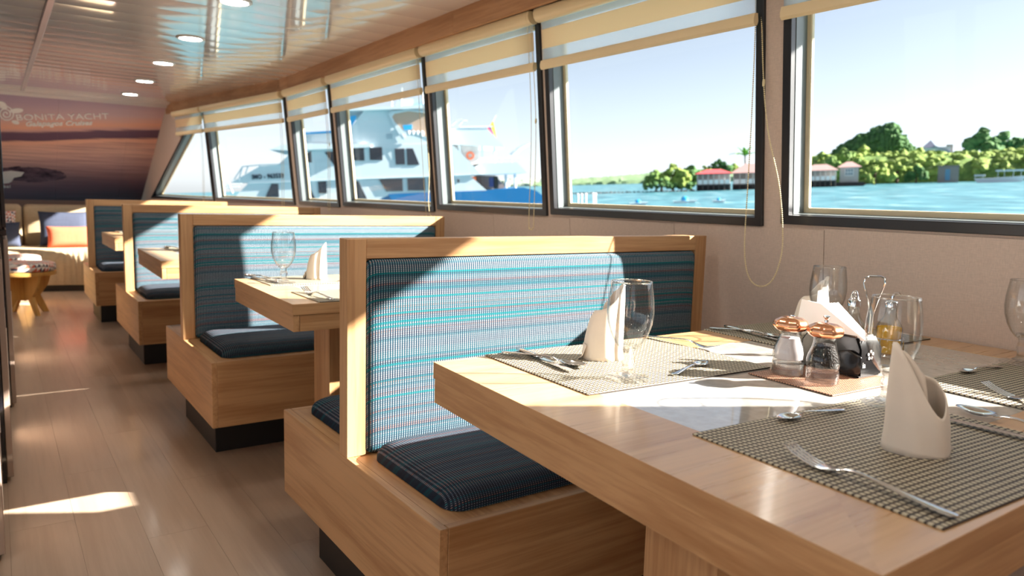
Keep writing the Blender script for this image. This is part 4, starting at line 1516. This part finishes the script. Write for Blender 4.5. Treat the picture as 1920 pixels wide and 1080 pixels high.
for u, v, s_ in ((740, 215, 0), (800, 196, 0), (760, 190, 0)):
    a = sh(u, v)
    MB().tube([(a[0], 2, a[1] - .5), (a[0] + .1, 2, a[1] + 1.0)], .06, 6).build('antenna', YW, ship)
yprism('radar_mast', [(748, 210), (752, 186), (764, 184), (800, 180), (830, 186), (830, 206)], 2.0, 4.0, YW)
for v0, v1 in ((192, 198), (201, 205)): yprism('mast_pane', [(784, v0), (830, v0 - 2), (830, v1 - 2), (784, v1)], 1.9, 2.02, plain('mast_blue', srgb(150, 200, 230), .4))
# bow rails
m = MB()
for pth in ([(452, 340), (470, 314), (500, 311), (548, 309)], [(470, 314), (462, 338)], [(480, 313), (474, 327)], [(500, 311), (500, 314)], [(520, 310), (520, 312)], [(436, 348), (466, 345)], [(440, 352), (462, 350)], [(444, 340), (450, 362)]):
    m.tube([(sh(*p)[0], -.1, sh(*p)[1]) for p in pth], .045, 6)
m.build('bow_railing', YW, ship)
m = MB()
for pth in ([(853, 235), (862, 226), (872, 224)], [(865, 236), (874, 226), (882, 226)], [(868, 238), (930, 236)], [(905, 302), (905, 296), (985, 296), (985, 303)], [(925, 296), (925, 303)], [(945, 296), (945, 303)], [(965, 296), (965, 303)]):
    m.tube([(sh(*p)[0], .3, sh(*p)[1]) for p in pth], .04, 6)
m.build('stern_railing', YW, ship)
me = text_mesh('IMO - 963533', 10.5 * K * 1.1, .02, 0, 1.06, .80, .012)
me.materials.append(plain('imo_black', srgb(30, 40, 60), .5))
o = link('imo_lettering', me, ship); a = sh(485, 336.5); o.location = (a[0], -.12, a[1]); o.rotation_euler = (PI / 2, R_(-1.4), 0)

# ---- shore
def leaf_mat(name, a, b):
    t = NT(name)
    co = t.coord()
    nz = t.noise(co, .9, 5, .7)
    n2_ = t.noise(co, 4.5, 3, .6)
    t.bsdf(Base_Color=t.ramp(nz, [(.32, a), (.62, b)]), Roughness=.8, Specular_IOR_Level=.15, Normal=t.bump(n2_, 1.0, .5))
    return t.m


LEAF = [leaf_mat('foliage_dark', srgb(58, 100, 62), srgb(100, 138, 80)), leaf_mat('foliage_bright', srgb(104, 138, 62), srgb(164, 180, 96)), leaf_mat('foliage_olive', srgb(82, 122, 64), srgb(136, 160, 86))]
TRUNK = plain('tree_trunk', srgb(96, 76, 58), .9)


def blob(mb, c, r, rnd, sz=.8):
    bm = bmesh.new()
    bmesh.ops.create_icosphere(bm, subdivisions=2, radius=1)
    o = len(mb.v)
    ph = [rnd.uniform(0, 6) for _ in range(6)]
    for v in bm.verts:
        p = v.co
        d = 1 + .13 * math.sin(4.1 * p.x + ph[0]) + .12 * math.sin(5.3 * p.y + ph[1]) + .12 * math.sin(4.7 * p.z + ph[2]) + .12 * rnd.uniform(-1, 1)
        mb.v.append((c[0] + p.x * r * d, c[1] + p.y * r * d, c[2] + p.z * r * d * sz))
    for f in bm.faces: mb.f.append(tuple(v.index + o for v in f.verts))
    bm.free()


def hor(u): return 361 - .02568 * (u - 350)


def tree(name, label, u, v_top, w_px, depth, kind, v_base=None, n=42, slope=0.):
    rnd = random.Random(int(u * 7 + v_top))
    k = depth / F_PX
    top = (hor(u) - v_top) * k + H_SEA
    base = 0 if v_base is None else max(0, (hor(u) - v_base) * k + H_SEA)
    t = thing(name, label, 'tree', matrix=out_m(u, depth), group='trees on the shore')
    W_ = w_px * k
    Ht = top - base
    m = MB()
    for i in range(n):
        a = rnd.uniform(-1, 1)
        zc = rnd.uniform(.25, .80) * (1 - .45 * a * a)
        r = (min(W_, Ht) * rnd.uniform(.09, .19))
        hmax = Ht * (1 + slope * a)
        blob(m, (a * (W_ / 2 - r * .7), rnd.uniform(-.3, .3) * W_ * .6, base + max(r * .6, min(zc * hmax, hmax - r * .8))), r, rnd)
    blob(m, (0, 0, top - min(W_, Ht) * .14), min(W_, Ht) * .16, rnd)
    m.build('foliage', LEAF[kind], t, True, ang=25)
    MB().tube([(0, 0, max(0, base - .5)), (.1, 0, base + Ht * .3), (0, 0, base + Ht * .6)], W_ * .03 + .05, 7).build('trunk', TRUNK, t, True)
    return t


TR = [
    (1230, 318, 50, 200, 2, 356, 'low bushy tree at the tip of the wooded point'), (1262, 306, 66, 204, 1, 356, 'bright tree on the wooded point left of the red-roofed pavilion'), (1296, 308, 60, 206, 0, 356, 'darker tree just left of the red-roofed pavilion'),
    (1240, 334, 66, 196, 0, 358, 'dark low bush at the waterline of the wooded point'), (1278, 334, 44, 203, 0, 358, 'dark low bush beside the red-roofed pavilion'), (1320, 310, 34, 222, 1, 330, 'small bright tree behind the left of the red roof'),
    (1348, 298, 50, 226, 0, 330, 'round dark tree behind the red-roofed pavilion'), (1376, 306, 30, 228, 1, 330, 'small bright tree under the palm'), (1400, 312, 40, 232, 0, 330, 'dark tree behind the pink-roofed building'),
    (1540, 283, 60, 265, 1, 330, 'bright tree above the left house in the right window'), (1580, 278, 70, 270, 2, 330, 'olive tree on the slope above the house by the water'),
    (1640, 308, 80, 236, 1, 346, 'bright bush at the waterline right of the house'), (1682, 304, 80, 252, 1, 344, 'bright rounded bush left of the stone hut'), (1622, 322, 34, 232, 1, 348, 'low bright bush touching the house by the water'),
    (1618, 272, 80, 275, 1, 330, 'bright tree band left below the steep green hill'), (1672, 274, 74, 278, 2, 330, 'olive tree below the peak of the green hill'), (1722, 276, 60, 280, 1, 330, 'bright tree left below the hilltop house'),
    (1752, 296, 60, 262, 2, 340, 'olive tree behind the stone hut'), (1718, 308, 40, 246, 0, 343, 'dark shaded bush left of the stone hut'), (1800, 286, 60, 276, 1, 330, 'bright tree right below the hilltop house'), (1812, 308, 44, 262, 2, 341, 'olive bush right of the stone hut'),
    (1850, 280, 60, 285, 2, 330, 'olive tree above the small white boat'), (1900, 282, 60, 288, 1, 330, 'bright tree at the right edge above the boat'), (1866, 304, 50, 272, 0, 338, 'dark bush behind the small white boat'), (1912, 300, 44, 272, 2, 336, 'olive bush at the right edge behind the boat'),
    (1840, 238, 66, 330, 0, 300, 'tall dark tree rising left on the right-hand hilltop'), (1880, 246, 90, 352, 0, 300, 'broad dark tree crowning the right-hand hilltop'), (1922, 256, 60, 330, 0, 300, 'dark tree at the right frame edge on the hilltop'),
    (1560, 292, 40, 252, 2, 330, 'olive bush above the roof of the house by the water'),
]
for u, vt, w, d, k_, vb, lab in TR: tree('shore_tree', lab, u, vt, w, d, k_, vb)


def hill(label, pts, depth, thick, mat, rough=.5, canopy=0, mat2=None, cs=1.0):
    """a wooded mound: ridge outline given in pixels at its distance, with rounded front and back"""
    k = depth / F_PX
    u0 = pts[0][0]
    M_ = out_m(u0, depth)
    vs, fs = [], []
    rnd = random.Random(int(u0))
    dense = []
    for i in range(len(pts) - 1):
        for j in range(10):
            q = j / 10
            dense.append((pts[i][0] * (1 - q) + pts[i + 1][0] * q, pts[i][1] * (1 - q) + pts[i + 1][1] * q))
    dense.append(pts[-1])
    NR = 12
    for (u, v) in dense:
        xw = (u - u0) * k
        z = (hor(u) - v) * k + H_SEA
        for r in range(NR + 1):
            a = PI * r / NR
            zz = max(0, z) * math.sin(a) ** .8
            vs.append((xw + rnd.uniform(-rough, rough), -thick * math.cos(a) + rnd.uniform(-rough, rough), zz + rnd.uniform(-rough, rough) * .8 - .3))
    n = NR + 1
    for i in range(len(dense) - 1):
        for r in range(NR):
            fs.append((i * n + r, i * n + r + 1, (i + 1) * n + r + 1, (i + 1) * n + r))
    m = MB(); m.add(vs, fs)
    o = m.build('wooded_hill', mat, None, True, ang=30)
    o.matrix_world = M_
    if canopy:
        m = MB()
        for i in range(canopy):
            u, v = dense[rnd.randrange(len(dense))]
            a = PI * rnd.uniform(.08, .62)
            z = max(0, (hor(u) - v) * k + H_SEA)
            r = rnd.uniform(.9, 2.3) * k * 5 * cs
            blob(m, ((u - u0) * k + rnd.uniform(-3, 3) * k, -thick * math.cos(a), max(r * .3, z * math.sin(a) ** .8 - r * .35)), r, rnd, .8)
        cn = m.build('tree_canopy', mat2 or mat, o, True, ang=25); cn['kind'] = 'stuff'
    o['label'] = label
    return struct(o)


hill('steep green wooded hill with a pointed top in the right window', [(1555, 292), (1572, 276), (1600, 258), (1630, 243), (1652, 234), (1662, 238), (1672, 256), (1686, 276), (1694, 290)], 300, 20, LEAF[0], .5, 260, None, .55)
hill('low wooded shore rising behind the bushes in the right window', [(1440, 318), (1500, 300), (1560, 290), (1650, 288), (1720, 290), (1790, 292), (1850, 284), (1920, 280), (2010, 282)], 292, 22, LEAF[2], .6, 460, LEAF[1], .9)
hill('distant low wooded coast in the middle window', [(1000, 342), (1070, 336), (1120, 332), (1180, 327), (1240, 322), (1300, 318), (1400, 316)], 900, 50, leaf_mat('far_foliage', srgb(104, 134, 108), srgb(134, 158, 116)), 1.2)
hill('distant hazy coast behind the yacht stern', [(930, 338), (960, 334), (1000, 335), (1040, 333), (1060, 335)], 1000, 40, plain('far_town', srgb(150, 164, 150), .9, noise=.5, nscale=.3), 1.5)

# rocks of the breakwater
ROCK = plain('lava_rock', srgb(58, 54, 56), .9, noise=.5, nscale=1.5)
rnd = random.Random(5)
for i in range(32):
    u = 1072 + i * 7.4 + rnd.uniform(-1, 1)
    s_ = rnd.uniform(.48, .62)
    m = MB(); blob(m, (0, 0, .0), s_, rnd, .6)
    o = m.build('breakwater_rock', ROCK, None, True, ang=25)
    o.matrix_world = out_m(u, 199 - (u - 1072) * .03)
    tag(o, 'dark lava rock in the low breakwater left of the red-roofed pavilion', 'rock', 'breakwater rocks')

# pavilion on piles
POST = plain('pier_wood', srgb(84, 78, 76), .9)
WALLG = plain('house_grey', srgb(168, 166, 164), .8)
ROOFR = plain('roof_red', srgb(204, 84, 88), .7)
ROOFP = plain('roof_pink', srgb(214, 172, 166), .7)


def pavilion(name, label, u, depth, w_px, v_deck, v_eave, v_top, roof, base_v, panel=True, cat='building'):
    k = depth / F_PX
    t = thing(name, label, cat, matrix=out_m(u, depth), group=None)
    W_ = w_px * k
    z = lambda v: (hor(u) - v) * k + H_SEA
    zd, ze, zt_, z0 = z(v_deck), z(v_eave), z(v_top), z(base_v)
    dp = W_ * .55
    MB().box(-W_ / 2, W_ / 2, 0, dp, zd - .35, zd).build('deck', POST, t)
    for i in range(7):
        xx = -W_ / 2 + .2 + (W_ - .4) * i / 6
        MB().tube([(xx, .25, -.8), (xx, .25, zd - .3)], .16, 6).build('pile', POST, t)
        MB().tube([(xx, .25, zd), (xx, .25, ze)], .11, 6).build('post', plain('post_white', srgb(216, 210, 204), .7), t)
    MB().box(-W_ / 2 + .3, W_ / 2 - .3, dp * .55, dp * .95, zd, ze).build('back_wall', WALLG, t)
    if panel:
        for i in range(6):
            xx = -W_ / 2 + .2 + (W_ - .4) * i / 6
            MB().box(xx + .2, xx + (W_ - .4) / 6 - .2, .2, .3, zd, zd + (ze - zd) * .42).build('rail_panel', WHITE, t)
    o_ = .5
    e_ = [(-W_ / 2 - o_, -o_, ze), (W_ / 2 + o_, -o_, ze), (W_ / 2 + o_, dp + o_, ze), (-W_ / 2 - o_, dp + o_, ze)]
    rd = [(-W_ * .2, dp / 2, zt_), (W_ * .2, dp / 2, zt_)]
    MB().add(e_ + rd + [(a, b, c_ - .15) for a, b, c_ in e_], [(0, 1, 5, 4), (2, 3, 4, 5), (1, 2, 5), (3, 0, 4), (6, 7, 8, 9), (0, 6, 7, 1), (1, 7, 8, 2), (2, 8, 9, 3), (3, 9, 6, 0)]).build('roof', roof, t)
    MB().box(-W_ / 2, W_ / 2, .8, dp, -.5, max(.3, zd - .35)).build('stone_footing', ROCK, t)
    return t


pavilion('waterside_pavilion', 'red-roofed open pavilion on piles over the water', 1338, 194, 62, 345, 325, 317, ROOFR, 356)
pavilion('waterside_building', 'pink-roofed waterside building right of the red pavilion', 1412, 197, 74, 344, 323, 306, ROOFP, 356)
pavilion('waterside_building', 'pale pink-roofed building on piles at the left of the right window', 1538, 208, 56, 338, 319, 308, ROOFP, 350)
hs = thing('stone_house', 'grey waterside house with white lattice window and pale roof', 'building', matrix=out_m(1592, 212))
k = 212 / F_PX
W_ = 32 * k
zz = lambda v, u=1592: (hor(u) - v) * k + H_SEA
MB().box(-W_ / 2, W_ / 2, 0, W_ * .8, 0, zz(312)).build('wall', WALLG, hs)
e_ = [(-W_ / 2 - .8, -.8, zz(313)), (W_ / 2 + .8, -.8, zz(313)), (W_ / 2 + .8, W_ * .9, zz(313)), (-W_ / 2 - .8, W_ * .9, zz(313))]
MB().add(e_ + [(-W_ * .15, W_ * .4, zz(303)), (W_ * .15, W_ * .4, zz(303))], [(0, 1, 5, 4), (2, 3, 4, 5), (1, 2, 5), (3, 0, 4), (3, 2, 1, 0)]).build('roof', ROOFP, hs)
wf = MB().box(-1.1, 1.1, -.08, .02, zz(329), zz(316)).build('window', WHITE, hs)
for i in range(3):
    for j in range(2): MB().box(-1.0 + .7 * i, -1.0 + .7 * i + .58, -.12, -.085, zz(329) + .12 + j * .95, zz(329) + .95 + j * .95).build('pane', plain('house_pane', srgb(110, 130, 140), .2), wf)
MB().box(-W_ / 2 - 2, W_ / 2 + 1.5, -1.2, .0, 0, zz(341)).build('stone_terrace', ROCK, hs)
hut = thing('stone_hut', 'small stone hut with a blue door at the waterline', 'building', matrix=out_m(1778, 236))
k = 236 / F_PX
MB().box(-17 * k, 17 * k, 0, 5, 0, 30 * k).build('wall', plain('hut_stone', srgb(136, 130, 128), .9, noise=.5, nscale=1), hut)
MB().box(-5 * k, 3 * k, -.08, .02, 4 * k, 25 * k).build('door', plain('hut_blue', srgb(84, 130, 160), .6), hut)
MB().box(-18 * k, 18 * k, -.4, 5.4, 30 * k, 32 * k).build('roof', plain('hut_roof', srgb(120, 112, 108), .8), hut)
hh = thing('hilltop_house', 'house with a pointed grey roof on the hilltop', 'building', matrix=out_m(1752, 320))
k = 320 / F_PX
zz = lambda v: (hor(1752) - v) * k + H_SEA
MB().box(-20 * k, 24 * k, 0, 8, zz(300), zz(276)).build('wall', plain('hill_house_wall', srgb(196, 196, 204), .7), hh)
GR = plain('hill_house_roof', srgb(150, 150, 172), .6)
MB().add([(-24 * k, -1, zz(277)), (2 * k, -1, zz(277)), (2 * k, 9, zz(277)), (-24 * k, 9, zz(277)), (-9 * k, 4, zz(262))], [(0, 1, 4), (1, 2, 4), (2, 3, 4), (3, 0, 4), (3, 2, 1, 0)]).build('roof', GR, hh)
MB().hexa([(-2 * k, -1, zz(276)), (26 * k, -1, zz(290)), (26 * k, 9, zz(290)), (-2 * k, 9, zz(276)), (-2 * k, -1, zz(273)), (26 * k, -1, zz(286)), (26 * k, 9, zz(286)), (-2 * k, 9, zz(273))]).build('lower_roof', GR, hh)
MB().box(17 * k, 28 * k, 2, 7, zz(290), zz(272)).build('tower', plain('hill_tower', srgb(160, 150, 146), .8), hh)
# palm
pt = thing('palm_tree', 'palm tree rising behind the pink-roofed building', 'tree', matrix=out_m(1396, 224))
k = 224 / F_PX
top = (hor(1396) - 292) * k + H_SEA
MB().tube([(0, 0, 0), (.2, 0, top * .5), (0, 0, top)], .22, 8).build('trunk', TRUNK, pt, True)
PALM = plain('palm_leaf', srgb(110, 160, 60), .7)
for i in range(13):
    a = 2 * PI * i / 13 + .2
    l = 5.4
    el = R_(62 if i % 2 else 30)
    vs, fs = [], []
    for s_ in range(9):
        q = s_ / 8
        rx = l * q * math.cos(el); rz_ = l * q * math.sin(el) - 2.2 * q * q
        wd = .48 * math.sin(PI * min(1, q * .9 + .1)) + .03
        px_, py_ = rx * math.cos(a), rx * math.sin(a)
        nx_, ny_ = -math.sin(a), math.cos(a)
        vs += [(px_ + nx_ * wd, py_ + ny_ * wd, top + rz_ - .15), (px_, py_, top + rz_ + .05), (px_ - nx_ * wd, py_ - ny_ * wd, top + rz_ - .15)]
    for s_ in range(8):
        b = s_ * 3
        fs += [(b, b + 1, b + 4, b + 3), (b + 1, b + 2, b + 5, b + 4)]
    m = MB(); m.add(vs, fs); m.build('frond', PALM, pt)
# small white boat
bt = thing('tour_boat', 'small white boat with canopy moored at the right edge', 'boat', matrix=out_m(1874, 214))
k = 214 / F_PX
hullp = [(-40, 6), (-34, -3), (36, -3), (41, 9), (-20, 6)]
MB().prism([(a * k, b * k + .3) for a, b in hullp], lambda a, b: (a, 0, b), lambda a, b: (a, 2.4, b)).build('hull', YW, bt)
MB().box(-6 * k, 38 * k, -.1, 2.5, 20 * k, 23 * k).build('canopy', YW, bt)
for xx in (-2, 8, 22, 34):
    MB().tube([(xx * k, .2, 6 * k), (xx * k, .2, 20 * k)], .07, 6).build('canopy_post', YW, bt)
MB().box(-40 * k, -22 * k, .3, 2.0, 12 * k, 15 * k).build('fore_canopy', YW, bt)
for xx in (-38, -26): MB().tube([(xx * k, .4, 5 * k), (xx * k, .4, 13 * k)], .06, 6).build('canopy_post', YW, bt)
# dock posts and blue boats close to the sill
for i, u in enumerate((1083, 1090, 1098, 1112, 1116)):
    o = MB().lathe([(.001, -.6), (.13, -.6), (.13, 1.15), (.17, 1.2), (.17, 1.4), (.1, 1.5), (.001, 1.52)], 10).build('mooring_post', WHITE, None, True)
    o.matrix_world = out_m(u, 100 + i)
    tag(o, 'thin white mooring post at the lower left of the shore window', 'post', 'white mooring posts')
for u, d, w_, lab in ((1284, 96, .75, 'blue-covered dinghy low in the shore window'), (1196, 92, .55, 'smaller blue-covered dinghy left of the other one'), (1348, 94, .4, 'smallest blue-covered dinghy low at the right of the shore window')):
    t = thing('dinghy', lab, 'boat', matrix=out_m(u, d), group='covered dinghies')
    MB().prism([(-w_ * 2, .25), (-w_ * 1.6, -.1), (w_ * 1.6, -.1), (w_ * 2.2, .35)], lambda a, b: (a, 0, b), lambda a, b: (a, 1.4, b)).build('hull', YW, t)
    MB().lathe([(.001, .25), (w_ * .62, .28), (w_ * .6, .45 * w_ + .3), (w_ * .3, .7 * w_ + .3), (.001, .75 * w_ + .3)], 14, 0, .7).build('cover', YBR, t, True)
